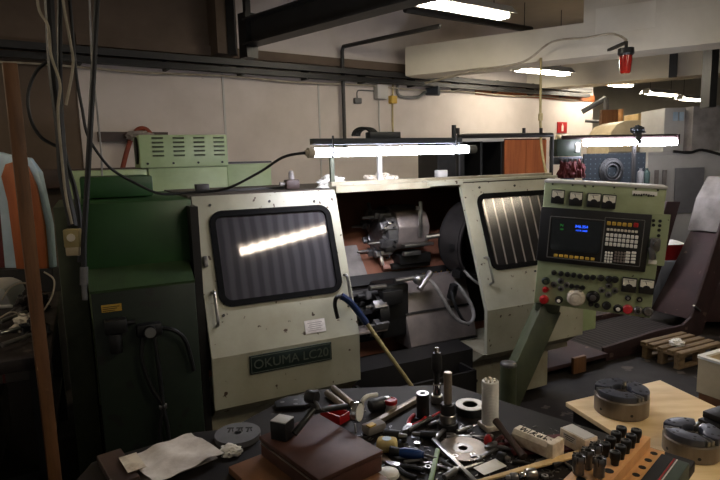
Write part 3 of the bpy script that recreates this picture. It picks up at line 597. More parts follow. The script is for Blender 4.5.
for k in range(4): b.tube([(X0+.31+.02*k+.06*math.cos(a), LY+.04+.012*k, LZ+.089+.045*abs(math.sin(a))) for a in [i*math.pi/8 for i in range(9)]], .007, 6, 2)
O('coiled_lead', b, Q['black'], ch, True)
for x, m in ((X0+.62, 'lightgrey'), (X0+.28, 'arm_green')): b = B(MM); b.bb((x, .35, 1.626), (x+.025, .375, LZ+.06)); b.bb((x, LY+.031, LZ+.045), (x+.025, .375, LZ+.062)); O('support_post', b, Q[m], L, True)
b = B(MM); b.tube([(X0-.05, LY, LZ), (X0-.16, LY+.04, LZ-.02), (.36, .2, 1.70), (.2, .36, 1.61), (.0, .40, 1.598), (-.15, .36, 1.60), my(143, 187, .34), my(117, 173, .3), my(103, 160, .25), my(88, 136, .2), my(82, 108, .2), my(76, 72, .2), my(70, 0, .2), my(66, -70, .2)], .0075, 8, 6); tag(O('lamp_cable', b, Q['black']), 'black cable sagging from the long work lamp across the green cover', 'cable')
a = my(458, 136, 1.6); c = my(552, 135, 1.6)
L = thing('pipe_rail', 'thin dark pipe rail with pegs behind the right end of the lathe', 'rail', tuple(mw(a.x, 1.6, 1.586)), MA)
b = B(MM); b.cyl((a.x, 1.6, a.z), (c.x, 1.6, c.z), .025, seg=10); O('pipe', b, Q['rail'], L, True)
for x in (458, 524, 541):
    q = my(x, 128, 1.6); b = B(MM); b.bb((q.x-.012, 1.588, a.z+.02), (q.x+.012, 1.612, q.z)); O('peg', b, Q['rail'], L, True)
b = B(MM)
for q in (a, c): b.cyl((q.x, 1.6, .0), (q.x, 1.6, a.z), .02, seg=8)
O('upright', b, Q['rail'], L, True)
# broom / scraper with blue grip leaning in the doorway
L = thing('blue_grip_pole', 'yellowish pole with a blue grip leaning across the open lathe doorway', 'pole', tuple(mw(1.26, -.28, .0)))
q0 = mw(.745, -.035, .985); q1 = mw(.83, -.05, .90); q2 = mw(1.36, -.30, 0.012)
b = B(); b.cyl(q1, q2, .012, seg=10); O('pole', b, Q['hose_y'], L, True)
b = B(); b.tube([q0, (q0+q1)/2+V((0, 0, .01)), q1+(q2-q1)*.02, q1+(q2-q1)*.1], .02, 10, 5); O('grip', b, Q['navy'], L, True)
b = B(); b.tube([q0, q0+MX*-.03+V((0, -.02, .0)), mw(.70, -.04, .94), mw(.715, -.04, .86)], .012, 8, 5); O('strap', b, Q['black'], L, True)
# ================================================================== CONTROL PANEL
TL = dp(545, 182, 3.0); TRp = dp(667, 189, 2.78)
ex = (TRp-TL).normalized(); ez_ = V((0, 0, 1)); nrm = ex.cross(ez_).normalized(); ey = nrm.cross(ex)*-1
if ey.z < 0: ey = -ey
PW = (TRp-TL).length
if nrm.dot(EYE-TL) < 0: nrm = -nrm
PT = Matrix(((ex.x, ey.x, nrm.x, TL.x), (ex.y, ey.y, nrm.y, TL.y), (ex.z, ey.z, nrm.z, TL.z), (0, 0, 0, 1)))   # x right, y up, z to the viewer
PTI = PT.inverted()
def pu(x, y): q = PTI @ pl(x, y, TL, nrm); return q.x, q.y
PH = -pu(537, 303)[1]
foot = V((.60, 2.92, 0))
L = thing('control_panel', 'pale green machine control panel on a slanted dark green arm', 'control panel', tuple(foot))
b = B(PT); b.bb((0, -PH, -.2), (PW, 0, 0), .006); cab = O('enclosure', b, Q['panel_green'], L, True)
b = B(PT); b.bb((-.004, -.002, -.205), (PW+.004, .012, .004), .003); O('top_cover', b, Q['lightgrey'], cab, True)
for k in range(6): b = B(PT); b.cyl((.04+k*.1, -.008, 0), (.04+k*.1, -.008, .004), .005, seg=8); O('screw', b, Q['rail'], cab, True)
def prect(nm, x0, y0, x1, y1, z0, z1, m, par, bev=0):
    u0, v0 = pu(x0, y0); u1, v1 = pu(x1, y1); b = B(PT); b.bb((min(u0, u1), min(v0, v1), z0), (max(u0, u1), max(v0, v1), z1), bev); return O(nm, b, Q[m], par, True)
def meter(px, py, s, lab=None):
    u, v = pu(px, py); b = B(PT @ Matrix.Translation((u, v, 0))); b.box((0, 0, .009), (s, s*1.12, .018), None, .004); o = O('meter', b, Q['black'], cab, True)
    b = B(PT @ Matrix.Translation((u, v+s*.12, .0185))); b.prism([(-s*.44, -s*.16), (-s*.26, -s*.2), (-s*.16, -.08*s), (0, -.02*s), (s*.16, -.08*s), (s*.26, -s*.2), (s*.44, -s*.16), (s*.44, s*.36), (-s*.44, s*.36)], 0, .001); O('dial', b, Q['meterface'], o, True)
    b = B(PT @ Matrix.Translation((u, v+s*.12, .0198))); b.box((-s*.07, .16*s, 0), (.003, s*.26, .001), (0, 0, .4)); b.box((0, .27*s, 0), (s*.6, .0018, .001)); O('needle', b, Q['ink'], o, True)
for x, y in ((558, 196.5), (576, 198.5), (594, 200), (612-3, 201.5)): meter(x, y, .066)
for x, y in ((629, 284.5), (646.5, 286)): meter(x, y, .07)
pt_ = prect('maker_plate', 632.5, 190.5, 657, 196, 0, .003, 'white', cab)
u, v = pu(644, 195.2); b = B(PT)
for k in range(9): b.box((u-.045+k*.011, v+(.004 if k in (4, 5) else 0), .0035), (.008, .008 if k % 3 else .012, .001), (0, 0, .15*((k % 3)-1)))
O('print', b, Q['ink'], pt_, True)
# black fascia with the screen and keypad
u0, v0 = pu(541.5, 206.5); u1, v1 = pu(645, 272)
b = B(PT); b.bb((u0, v1-.0, 0), (u1, v0, .012), .004); fas = O('fascia', b, Q['black'], cab, True)
su0, sv0 = pu(550.5, 215.5); su1, sv1 = pu(601, 262.5)
b = B(PT); b.rrect(su1-su0, sv0-sv1, .006, .004, .012, .016, Matrix.Translation(((su0+su1)/2, (sv0+sv1)/2, 0))); O('screen_frame', b, Q['grey'], fas, True)
gu0, gv0 = pu(553, 218); gu1, gv1 = pu(599, 253.6)
b = B(PT); b.rrect(gu1-gu0, gv0-gv1, .015, 0, .012, .015, Matrix.Translation(((gu0+gu1)/2, (gv0+gv1)/2, 0))); scr = O('screen', b, Q['glass'], fas, True)
def ptext(nm, s, x, y, size, m, par, sx=1, z=.0155):
    u, v = pu(x, y); return text(nm, s, size, PT @ Matrix.Translation((u, v, z)), Q[m], par, True, .0004, 'CENTER', sx)
ptext('readout', '346.354', 581.5, 226.5, .020, 'scr_blue', scr, 1.0)
ptext('readout', '+13.9 .0000', 581.5, 230.5, .012, 'scr_blue', scr, 1.0)
ptext('readout', 'N', 562, 225, .02, 'scr_green', scr, 1.1); ptext('readout', 'G0', 562, 229, .013, 'scr_green', scr)
kmesh = {}
def keyb(nm, x0, y0, x1, y1, nx, ny, m, par, gap=.22, h=.006, z=.012):     # grid of keys between two photo points
    u0, v0 = pu(x0, y0); u1, v1 = pu(x1, y1); w = (u1-u0)/nx; hh = (v0-v1)/ny; first = None
    for j in range(ny):
        for i in range(nx):
            if first is None:
                b = B(); b.box((0, 0, h/2), (w*(1-gap), hh*(1-gap), h), None, min(w, hh)*.12, 1)
                me = O(nm, b, Q[m], par, False); first = me
            else: me = first.copy(); COL.objects.link(me)
            P = None; pm = Matrix(); p = par
            while p is not None: pm = p.matrix_basis @ pm; p = p.parent
            me.matrix_basis = pm.inverted() @ PT @ Matrix.Translation((u0+w*(i+.5), v0-hh*(j+.5), z))
keyb('soft_key', 553.5, 252.6, 595, 261, 8, 1, 'yellow', fas, .25)
ku0, kv0 = pu(605, 216.8); ku1, kv1 = pu(639.5, 266.5)
b = B(PT); b.rrect(ku1-ku0, kv0-kv1, .004, .003, .012, .015, Matrix.Translation(((ku0+ku1)/2, (kv0+kv1)/2, 0))); kp = O('keypad', b, Q['grey'], fas, True)
keyb('key', 606.5, 220.3, 632, 227.4, 5, 1, 'yellow', kp); keyb('key', 633, 221.6, 638.6, 228, 1, 1, 'red', kp)
keyb('key', 606.5, 227.4, 637.8, 233.2, 9, 1, 'dirtywhite', kp); keyb('key', 605.8, 232, 637.2, 248.6, 8, 3, 'white', kp)
keyb('key', 604.8, 250.5, 612, 263, 3, 4, 'white', kp); keyb('key', 614.5, 250.5, 625, 263, 4, 4, 'greycover', kp); keyb('key', 625.5, 250.5, 629.5, 263, 1, 4, 'white', kp); keyb('key', 631, 250.5, 635.5, 263.5, 1, 4, 'white', kp)
def knob(nm, px, py, r, h, m, par=cab, cap=None, ped=True):
    u, v = pu(px, py); b = B(PT @ Matrix.Translation((u, v, 0)))
    b.lathe([(0, h), (r*.8, h), (r, h*.75), (r, h*.2), (r*1.15, 0)], None, 20); o = O(nm, b, Q[m], par, True)
    if cap: b = B(PT @ Matrix.Translation((u, v, 0))); b.lathe([(0, h+.004), (r*.5, h+.002), (r*.55, h-.001)], None, 16); O('cap', b, Q[cap], o, True)
    return o
u0, v0 = pu(646.5, 214); u1, v1 = pu(664, 266)
prect('switch_plate', 648, 213, 664, 266, 0, .004, 'panel_green', cab)
for x, y in ((653.4, 220.5), (660, 221), (653.4, 225), (659.6, 225.5), (659, 230), (658.6, 235.5)): knob('indicator', x, y, .008, .007, 'black')
u, v = pu(654.2, 248)
b = B(PT); b.box((u, v+.02, .015), (.05, .07, .03), None, .012); b.cyl((u, v+.03, .03), (u+.005, v+.03, .055), .014, seg=14); b.box((u-.008, v-.025, .02), (.03, .07, .02), (0, 0, .3), .008); O('key_lock', b, Q['steel_d'], cab, True)
prect('lock_label', 648.5, 259.5, 656.5, 264, .004, .006, 'white', cab)
for i, (x, y) in enumerate(((554, 272.6), (561, 273.5), (567.5, 274.3), (573.7, 275), (580, 276), (586.8, 277), (593, 277.3), (601, 278), (609, 279), (615, 279.5))):
    b_ = knob('toggle_switch', x, y, .0125 if i < 7 else .016, .022, 'black')
knob('start_button', 545.8, 281, .019, .02, 'plate', cap='arm_green'); knob('stop_button', 545.5, 289.5, .015, .025, 'red'); knob('emergency_button', 544, 299.5, .022, .03, 'red')
knob('selector_knob', 559, 299.6, .018, .03, 'black', cap='white'); knob('hand_wheel', 576, 297.6, .042, .035, 'dirtywhite', cap='dirtywhite'); knob('selector_knob', 593, 297, .03, .02, 'blackpaint', cap='steel_d')
for x, y in ((554, 284.5), (561, 281), (567, 284.8), (561, 288.5), (602, 290), (609, 285.6), (615, 290.5), (608.5, 294.5)): knob('arrow_button', x, y, .015, .012, 'steel_d', cap='black')
for x, y in ((571.5, 286), (577, 287), (582.5, 287.8), (591, 304), (597, 305.5)): knob('push_button', x, y, .012, .014, 'black')
knob('selector_knob', 606.5, 305.5, .02, .025, 'black'); knob('push_button', 618, 308.6, .02, .016, 'black', cap='white'); knob('red_button', 627.6, 309.3, .022, .018, 'led_red'); knob('selector_knob', 638, 310.5, .02, .02, 'steel_d', cap='black'); knob('selector_knob', 648, 311.5, .022, .02, 'steel_d')
for x, y in ((628, 298), (639.5, 299.5)): knob('key_switch', x, y, .013, .012, 'blackpaint', cap='steel')
b = B(PT); u, v = pu(541, 307); u1, v1 = pu(566, 307)
b.bb((.005, -PH-.055, -.17), (.135, -PH-.0, -.03), .008); O('arm_bracket', b, Q['arm_green'], L, True)
at_ = PT @ V((.07, -PH-.04, -.10))
ad = at_-foot; Ta = fr(foot, ad, (0, 1, 0)); b = B(Ta)
b.bb((0.02, -.06, -.06), (ad.length, .06, .06), .008); arm = O('arm', b, Q['arm_green'], L, True)
b = B(); b.box(foot+V((.06, .0, .012)), (.5, .26, .02), (0, 0, MA), .004); O('foot_plate', b, Q['arm_green'], L, True)
pp = dp(508.5, 362, 2.98)
b = B(); b.cyl((pp.x, pp.y, .02), pp-V((0, 0, .02)), .043, seg=24); po = O('short_post', b, Q['arm_green'], L, True)
b = B(); b.cyl(pp-V((0, 0, .02)), pp, .046, .04, seg=24, bev=.006); O('post_cap', b, Q['steel_d'], po, True)
# ================================================================== CHIP CONVEYOR
def pm(x, y, Y): q = my(x, y, Y); return (q.x, q.z)
CY = .30
L = thing('chip_conveyor', 'dark maroon chip conveyor rising to the right behind the control panel', 'conveyor', tuple(mw(3.4, .6, 0)), MA)
XZ = fr((0, 0, 0), (1, 0, 0), (0, 0, 1))                               # x along the lathe, y up, z towards the viewer (-Y)
def cpoly(pts, y0, y1, m, nm, bev=.004, par=None):
    b = B(MM); b.prism([(px_, max(pz_, .003)) for px_, pz_ in (pm(x, y, CY) for x, y in pts)], -y0, -y1, XZ, bev); return O(nm, b, Q[m], par or L, True)
front = [(604, 348), (655, 331.5), (684, 325), (692, 317), (708, 270), (728, 205), (742, 205), (722, 275), (702, 334), (690, 340), (650, 352), (606, 364)]
cpoly(front, CY, CY+.03, 'maroon', 'side_plate'); cpoly(front, CY+.62, CY+.65, 'maroon', 'side_plate')
a = [pm(604, 352, CY), pm(655, 337, CY), pm(686, 329.5, CY)]
b = B(MM); b.prism([a[0], a[1], a[2], (a[2][0], a[2][1]-.03), (a[1][0], a[1][1]-.03), (a[0][0], a[0][1]-.03)], -(CY+.031), -(CY+.619), XZ); O('belt', b, Q['maroon_belt'], L, True)
x0, z0 = pm(566, 354, CY); x1, z1 = pm(604, 349, CY)
b = B(MM); b.bb((2.53, .25, .06), (x1-.005, .95, z1-.02), .01); O('chip_trough', b, Q['maroon'], L, True)
b = B(MM); b.bb((2.88, .22, .004), (3.02, .249, .14), .004); O('orange_plate', b, Q['postwood'], L, True)
riser = [(668, 322), (690, 196), (693, 178), (735, 178), (728, 210), (694, 321)]
b = B(MM); b.prism([pm(x, y, CY+.05) for x, y in ((700, 322), (714, 296), (742, 236), (775, 236), (765, 280), (750, 322))], -(CY+.05), -(CY+.58), XZ, .006); O('riser_housing', b, Q['maroon'], L, True)
b = B(MM); b.prism([pm(x, y, CY+.05) for x, y in ((741, 235), (750, 200), (762, 177), (812, 180), (790, 234))], -(CY+.02), -(CY+.60), XZ, .012); O('canvas_cover', b, Q['canvas'], L, True)
b = B(MM); b.box((pm(696, 308, CY)[0], CY-.01, pm(696, 308, CY)[1]), (.12, .02, .012), (0, .6, 0)); O('lever', b, Q['steel'], L, True)
# ================================================================== FLOOR ITEMS ON THE RIGHT
p = az(672, 366, 0)
def pallet(name, lab, c, rz, grp=None):
    L = thing(name, lab, 'pallet', c, rz)
    for y in (-.35, -.19, 0, .19, .35): b = B(); b.box((0, y, .132), (1.0, .12, .022), None, .002); O('deck_board', b, Q['palletwood'], L)
    for y in (-.32, 0, .32):
        for x in (-.43, 0, .43): b = B(); b.box((x, y, .061), (.13, .1, .078), None, .003); O('block', b, Q['palletwood'], L)
        b = B(); b.box((0, y, .011), (1.0, .1, .022), None, .002); O('bottom_board', b, Q['palletwood'], L)
    for x in (-.43, 0, .43): b = B(); b.box((x, 0, .11), (.14, .8, .02), None, .002); O('cross_board', b, Q['palletwood'], L)
    return L
pallet('pallet', 'worn wooden pallet on the floor beneath the chip conveyor', tuple(mw(3.96, .05, 0)), MA).scale = (.55, .46, 1)
q = mw(3.86, .02, 0)
b = B(Matrix.Translation((q.x, q.y, .143))); b.rag((0, 0, 0), (.12, .1, .05), amp=.4); tag(O('rag', b, Q['white']), 'small white rag lying on the floor pallet below the conveyor', 'rag')
q = az(700, 404, 0)
L = thing('beige_crate', 'beige plastic crate on a dark block at the right edge', 'crate', (2.46, 3.13, .0), R(26.8))
b = B(); b.bb((-.25, -.35, .27), (.25, .35, .285))
for a_, c_ in (((-.25, -.35, .285), (-.235, .35, .49)), ((.235, -.35, .285), (.25, .35, .49)), ((-.235, -.35, .285), (.235, -.335, .49)), ((-.235, .335, .285), (.235, .35, .49))): b.bb(a_, c_)
O('crate_body', b, Q['beige'], L)
b = B(); b.rrect(.52, .72, .02, .035, .49, .505); O('rim', b, Q['white'], L)
b = B(); b.bb((-.24, -.34, 0), (.24, .34, .268)); O('base_block', b, Q['tray'], L)
# ================================================================== FOREGROUND BENCH
BZ = .88
L = thing('workbench', 'dark oily workbench in the foreground covered with tools', 'workbench', (.1, 1.45, 0))
poly = [(-.82, 1.57), (-.56, 1.745), (-.45, 1.765), (-.31, 1.97), (-.2, 2.07), (.335, 2.085), (.94, 1.49), (.40, .94), (.1, .80), (-.82, .80)]
b = B(); b.prism(poly, BZ-.035, BZ, None, .004); O('bench_top', b, Q['trolley'], L, True)
cx = sum(p[0] for p in poly)/len(poly); cy = sum(p[1] for p in poly)/len(poly)
sh = [(cx+(x-cx)*.93, cy+(y-cy)*.93) for x, y in poly]
b = B(); b.prism(sh, BZ-.2, BZ-.036); O('apron', b, Q['blackpaint'], L, True)
for x, y in (sh[0], sh[4], sh[5], sh[6], sh[8], sh[9]):
    x = cx+(x-cx)*.93; y = cy+(y-cy)*.93; b = B(); b.bb((x-.03, y-.03, 0), (x+.03, y+.03, BZ-.201)); O('leg', b, Q['blackpaint'], L, True)
b = B(); b.prism([(cx+(x-cx)*.8, cy+(y-cy)*.8) for x, y in poly], .25, .275); O('lower_shelf', b, Q['blackpaint'], L, True)
def at(x, y, z=BZ): return az(x, y, z)
def lay(name, lab, cat, p0, p1, w, h, m, z=BZ, bev=.003, grp=None):
    a = at(p0[0], p0[1], z+h/2); c = at(p1[0], p1[1], z+h/2); d = c-a; Tt = fr((a.x, a.y, z), (d.x, d.y, 0), (-d.y, d.x, 0))
    b = B(Tt); b.bb((0, -w/2, 0.0005), (d.length, w/2, h), bev); return tag(O(name, b, Q[m]), lab, cat, grp)
def ltool(name, lab, cat, px, py, parts, z=BZ):
    p = at(px, py, z); L = thing(name, lab, cat, (p.x, p.y, z+.0005))
    for nm, prof, m in parts: b = B(); b.lathe(prof, None, 28); O(nm, b, Q[m], L)
    return L
def cylp(r0, z0, r1, z1, c=.002): return [(0, z0), (r0-c, z0), (r0, z0+c), (r1, z1-c), (r1-c, z1), (0, z1)]
ltool('tapping_head', 'slim tool arbor with black grip and bright tip at the bench back corner', 'tool', 437, 402, [('base', cylp(.024, 0, .022, .028), 'steel'), ('nut', cylp(.015, .028, .015, .07), 'chrome'), ('neck', cylp(.010, .07, .012, .11), 'blackpaint'), ('grip', [(0, .11), (.013, .11), (.019, .125), (.019, .165), (.014, .185), (0, .187)], 'black'), ('tip', cylp(.009, .187, .009, .205), 'chrome')])
ltool('boring_arbor', 'grey shaft tool holder with black collars standing in front of the white tube', 'tool', 448, 428, [('flange', cylp(.034, 0, .032, .022), 'black'), ('hub', cylp(.026, .022, .026, .05), 'steel'), ('collar', cylp(.025, .05, .023, .085), 'black'), ('shaft', cylp(.0135, .085, .0135, .19), 'iron')])
ltool('bushing', 'black steel bushing with a bright bored top beside the jar', 'bushing', 423, 417, [('body', [(.009, 0), (.022, 0), (.022, .084), (.009, .084), (.009, 0)], 'black'), ('rim', [(.010, .0843), (.021, .0843), (.021, .086), (.010, .086), (.010, .0843)], 'steel')])
p = at(470, 412); L = thing('bearing_ring', 'flat ring with a pale top face and black edge on the bench', 'ring', (p.x, p.y, BZ+.0005))
b = B(); b.ring(.05, .025, 0, .026); O('ring_body', b, Q['black'], L); b = B(); b.ring(.0495, .026, .0262, .029); O('ring_face', b, Q['white'], L)
p = at(490, 428); L = thing('plastic_tube', 'upright ribbed white plastic tube on a square foot', 'tube', (p.x, p.y, BZ+.0005), R(20))
b = B(); b.box((0, 0, .009), (.058, .058, .018), None, .003); O('foot', b, Q['dirtywhite'], L)
b = B(); prof = [(0, .018)]
for k in range(28): prof += [(.0264, .018+k*.005), (.027, .0195+k*.005), (.027, .0215+k*.005)]
prof += [(.026, .16), (.022, .162), (.022, .156), (0, .156)]; b.lathe(prof, None, 32); O('ribbed_tube', b, Q['white'], L)
b = B()
for k in range(6): a = k*math.pi/3; b.cyl((.016*math.cos(a), .016*math.sin(a), .155), (.016*math.cos(a), .016*math.sin(a), .166), .004, seg=8)
O('tip', b, Q['dirtywhite'], L)
# two white boxes on a red tray
lay('red_tray', 'flat red plastic tray under the two white boxes', 'tray', (508, 447), (588, 441), .10, .008, 'darkred')
a = at(517, 432, .918); c = at(553, 447, .918); d = c-a; Tt = fr((a.x, a.y, BZ+.0095), (d.x, d.y, 0), (-d.y, d.x, 0))
L = thing('marked_box', 'long grubby white box with black handwriting and a square end', 'box', (a.x, a.y, BZ+.0095), math.atan2(d.y, d.x))
ln = d.length
b = B(); b.prism([(-.022, .0), (.022, 0), (.026, .004), (.026, .034), (.016, .046), (-.016, .046), (-.026, .034), (-.026, .004)], .0, ln, fr((0, 0, 0), (0, 1, 0), (0, 0, 1))); O('box_body', b, Q['dirtywhite'], L)
b = B(); b.box((ln+.008, 0, .026), (.02, .062, .052), None, .003); O('box_end', b, Q['dirtywhite'], L)
b = B(); x = .012
TS = fr((0, -.0165, .0467), (1, 0, 0), (0, .33, .0)); 
def scrib(pts, z=.0467, r=.0013):
    b.tube([(px_, py_, z) for px_, py_ in pts], r, 5, 4)
scrib([(.015, .012), (.02, -.012), (.026, .01), (.032, -.012), (.036, .004)]); scrib([(.042, .014), (.045, -.012)]); scrib([(.052, -.012), (.06, .014), (.066, .002), (.056, -.002), (.07, -.012)])
scrib([(.078, .006), (.074, -.008), (.082, -.008), (.085, .006), (.087, -.01)]); scrib([(.095, .012), (.096, -.01), (.102, -.002), (.107, -.01)]); scrib([(.113, .002), (.128, -.001)])
O('handwriting', b, Q['ink'], L)
a = at(566, 434, .91); c = at(583, 443, .91); d = c-a
L = thing('carton', 'small white carton with a grey label beside the handwritten box', 'box', (a.x, a.y, BZ+.0095), math.atan2(d.y, d.x)); ln = d.length+.03
b = B(); b.box((ln/2, 0, .024), (ln, .052, .048), None, .002); O('carton_body', b, Q['dirtywhite'], L)
b = B(); b.box((ln/2, 0, .0488), (ln*.9, .045, .001)); b.box((ln*.4, -.0266, .03), (ln*.5, .001, .02)); O('label', b, Q['lightgrey'], L)
b = B()
for k in range(3): b.box((ln*.4, -.0275, .036-.006*k), (ln*(.42-.08*k), .001, .0022))
O('print', b, Q['ink'], L)
# loose tools: hammer handle, saw blade, strip, card, stick, square
a = at(496, 421, .93); c = at(524, 457, .89)
L = thing('hammer_handle', 'dark wooden hammer handle leaning across the handwritten box', 'handle', tuple(c)); b = B(); b.tube([a, a*.7+c*.3, a*.3+c*.7, c], lambda t: .0125-.003*math.sin(t*math.pi), 12, 5); O('shaft', b, Q['darkwood'], L, True)
p = at(463, 449, .884); L = thing('saw_blade', 'round toothed steel slitting saw blade lying flat on the bench', 'saw blade', (p.x, p.y, BZ+.004))
tb = []; 
for k in range(120): tb.append(((.074 if k % 2 else .0715)*math.cos(k*math.pi/60), (.074 if k % 2 else .0715)*math.sin(k*math.pi/60)))
b = B(); bm_ = bmesh.new(); N_ = 120
o_ = [[bm_.verts.new((x, y, z)) for x, y in tb] for z in (0, .003)]; i_ = [[bm_.verts.new((.014*math.cos(k*math.pi/60), .014*math.sin(k*math.pi/60), z)) for k in range(N_)] for z in (0, .003)]
for k in range(N_):
    j = (k+1) % N_
    for q in ((o_[1][k], o_[1][j], i_[1][j], i_[1][k]), (o_[0][k], i_[0][k], i_[0][j], o_[0][j]), (o_[0][k], o_[0][j], o_[1][j], o_[1][k]), (i_[0][k], i_[1][k], i_[1][j], i_[0][j])): bm_.faces.new(q)
b.put(bm_); O('blade', b, Q['iron'], L); b = B(); b.ring(.03, .0141, .0031, .0036); O('hub_ring', b, Q['steel_d'], L)
a = at(476, 481, .90); c = at(582, 451, .90); d = c-a; Tt = fr((a.x, a.y, .893), (d.x, d.y, 0), (-d.y, d.x, 0)); b = B(Tt); b.prism([(0, -.004), (d.length*.93, -.016), (d.length, .012), (0, .006)], 0, .006, None, .001); tag(O('wooden_strip', b, Q['rulewood']), 'pale tapered wooden strip lying across the tools at the front', 'strip')
a = at(490, 468, .885); b = B(fr((a.x, a.y, BZ+.005), (.75, .45, 0), (-.45, .75, 0))); b.sheet(.085, .045, None, 8, 5, .003, .001); tag(O('paper_card', b, Q['white']), 'small white card below the saw blade beside the wooden strip', 'card')
lay('green_stick', 'pale green flat stick pointing out of the front of the bench', 'stick', (438, 449), (430, 484), .014, .008, 'greenstick', .886)
a = at(444, 433); m_ = at(434, 443); c = at(474, 484); L = thing('steel_square', 'thin steel try square lying open on the bench tools', 'square', (m_.x, m_.y, .888))
for p0, p1 in ((a, m_), (m_, c)): d = p1-p0; b = B(fr((p0.x, p0.y, .888), (d.x, d.y, 0), (-d.y, d.x, 0))); b.bb((-.004, -.007, 0), (d.length+.004, .007, .006), .001); O('blade', b, Q['steel'], L, True)
ltool('lid_jar', 'small clear jar with a red lid at the back of the bench', 'jar', 391, 411, [('jar_body', [(0, 0), (.02, 0), (.021, .004), (.021, .028), (0, .028)], 'lightgrey'), ('lid', [(0, .028), (.0215, .028), (.0225, .031), (.0225, .04), (.02, .043), (.016, .043), (.015, .041), (0, .041)], 'red')])
L = thing('torch', 'black torch with a curled white front ring lying beside the red lidded jar', 'torch', tuple(at(376, 410)))
a = at(370, 408, .9); c = at(385, 404, .9); b = B(); b.cyl(a+V((0, 0, .005)), c+V((0, 0, .005)), .021, .024, 20, .003); O('barrel', b, Q['black'], L, True)
d = (c-a).normalized(); b = B(); w_ = V((-d.y, d.x, 0)); b.tube([a+V((0, 0, .0))-d*.02+w_*.02, a-d*.03+V((0, 0, .03)), a-d*.01+V((0, 0, .045)), a+d*.03+V((0, 0, .042))], .008, 8, 5); O('hook_ring', b, Q['white'], L, True)
b = B(); b.cyl(c+V((0, 0, .005)), c+d*.02+V((0, 0, .005)), .023, .02, 20, .003); O('cap', b, Q['steel'], L, True)
for k, (p0, p1, lab) in enumerate((((333, 388), (352, 404), 'right one of two short steel rods lying parallel at the back of the bench'), ((327, 393), (345, 407), 'left one of two short steel rods lying parallel at the back of the bench'))):
    a = at(*p0, .893); c = at(*p1, .893); b = B(); b.cyl(a, c, .0125, seg=16, bev=.001); tag(O('steel_rod', b, Q['iron']), lab, 'rod', 'short steel rods')
a = at(417, 398); c = at(367, 428); lay('aluminium_bar', 'long square aluminium bar running from the bench back edge towards the brown case', 'bar', (417, 399), (366, 428), .022, .018, 'iron')
p = at(335, 419); b = B(Matrix.Translation((p.x, p.y, BZ+.0005)) @ Matrix.Rotation(R(-40), 4, 'Z')); b.bb((-.045, -.025, 0), (.045, .025, .004)); 
for a_, c_ in (((-.045, -.025, .004), (.045, -.022, .03)), ((-.045, .022, .004), (.045, .025, .03)), ((-.045, -.022, .004), (-.042, .022, .03)), ((.042, -.022, .004), (.045, .022, .03))): b.bb(a_, c_)
tag(O('red_bin', b, Q['red']), 'small open red plastic bin behind the brown case', 'bin')
p = at(374, 432); L = thing('blister_pack', 'clear plastic pack with a yellow insert beside the brown case', 'pack', (p.x, p.y, BZ+.0005), R(35))
b = B(); b.box((0, 0, .016), (.075, .045, .032), None, .01); O('pack_shell', b, Q['canvas'], L); b = B(); b.box((-.02, -.012, .034), (.03, .02, .006), (.1, 0, .2), .002); O('insert', b, Q['yellow'], L)
p = at(387, 451); L = thing('sponge', 'worn yellow sponge with a blue spot', 'sponge', (p.x, p.y, BZ+.0005), R(-12))
b = B(); b.box((0, 0, .02), (.062, .045, .04), None, .012, 3); O('sponge_body', b, Q['sponge'], L); b = B(); b.lathe([(0, .0412), (.014, .0405), (.0145, .039)], None, 14); O('blue_spot', b, Q['paleblue'], L)
L = thing('blue_handle_tool', 'tool with a blue moulded handle and dark head near the sponge', 'tool', tuple(at(410, 457)))
a = at(399, 452, .897); c = at(424, 455, .897); d = (c-a)
b = B(); b.tube([a, a+d*.2, a+d*.6, a+d*.9, c], lambda t: .010+.006*math.sin(min(t*1.2, 1)*math.pi), 12, 5); O('handle', b, Q['blue'], L, True)
b = B(); b.cyl(a-d.normalized()*.028, a+d*.05, .016, .012, 14, .003); O('head', b, Q['black'], L, True)
b = B(); b.cyl(c, c+d*.5+V((0, 0, -.006)), .004, seg=8); O('blade', b, Q['steel_d'], L, True)
def wrench(name, lab, p0, p1, w, m='steel_d', z=BZ, grp=None, open_=True):
    a = at(*p0, z+.004); c = at(*p1, z+.004); d = c-a; ln = d.length; L = thing(name, lab, 'spanner', (a.x, a.y, z+.0005), math.atan2(d.y, d.x), grp)
    b = B(); b.bb((.01, -w*.3, .001), (ln-.01, w*.3, .007), .002); O('shank', b, Q[m], L)
    b = B(Matrix.Translation((ln, 0, 0))); b.ring(w*.75, w*.42, 0, .009, None, 20); O('ring_end', b, Q[m], L)
    b = B(); h = w*.8; b.prism([(.012, -w*.3), (.012, w*.3), (0, h), (-.018, h*.9), (-.016, h*.4), (-.004, h*.3), (-.004, -h*.3), (-.016, -h*.4), (-.018, -h*.9), (0, -h)], 0, .009, None, .001); O('open_end', b, Q[m], L)
    return L
wrench('spanner', 'ring spanner half under the steel square near the green stick', (452, 470), (425, 462), .02, z=.8805)
wrench('spanner', 'long spanner lying left of the small white card', (478, 458), (500, 447), .02)
wrench('spanner', 'spanner between the saw blade and the white plastic tube', (452, 436), (489, 437), .018, 'steel')
wrench('spanner', 'thin spanner at the bench front right of the brown case', (398, 468), (428, 468), .014)
wrench('spanner', 'black spanner under the pale wooden strip', (548, 458), (520, 472), .02, 'blackpaint')
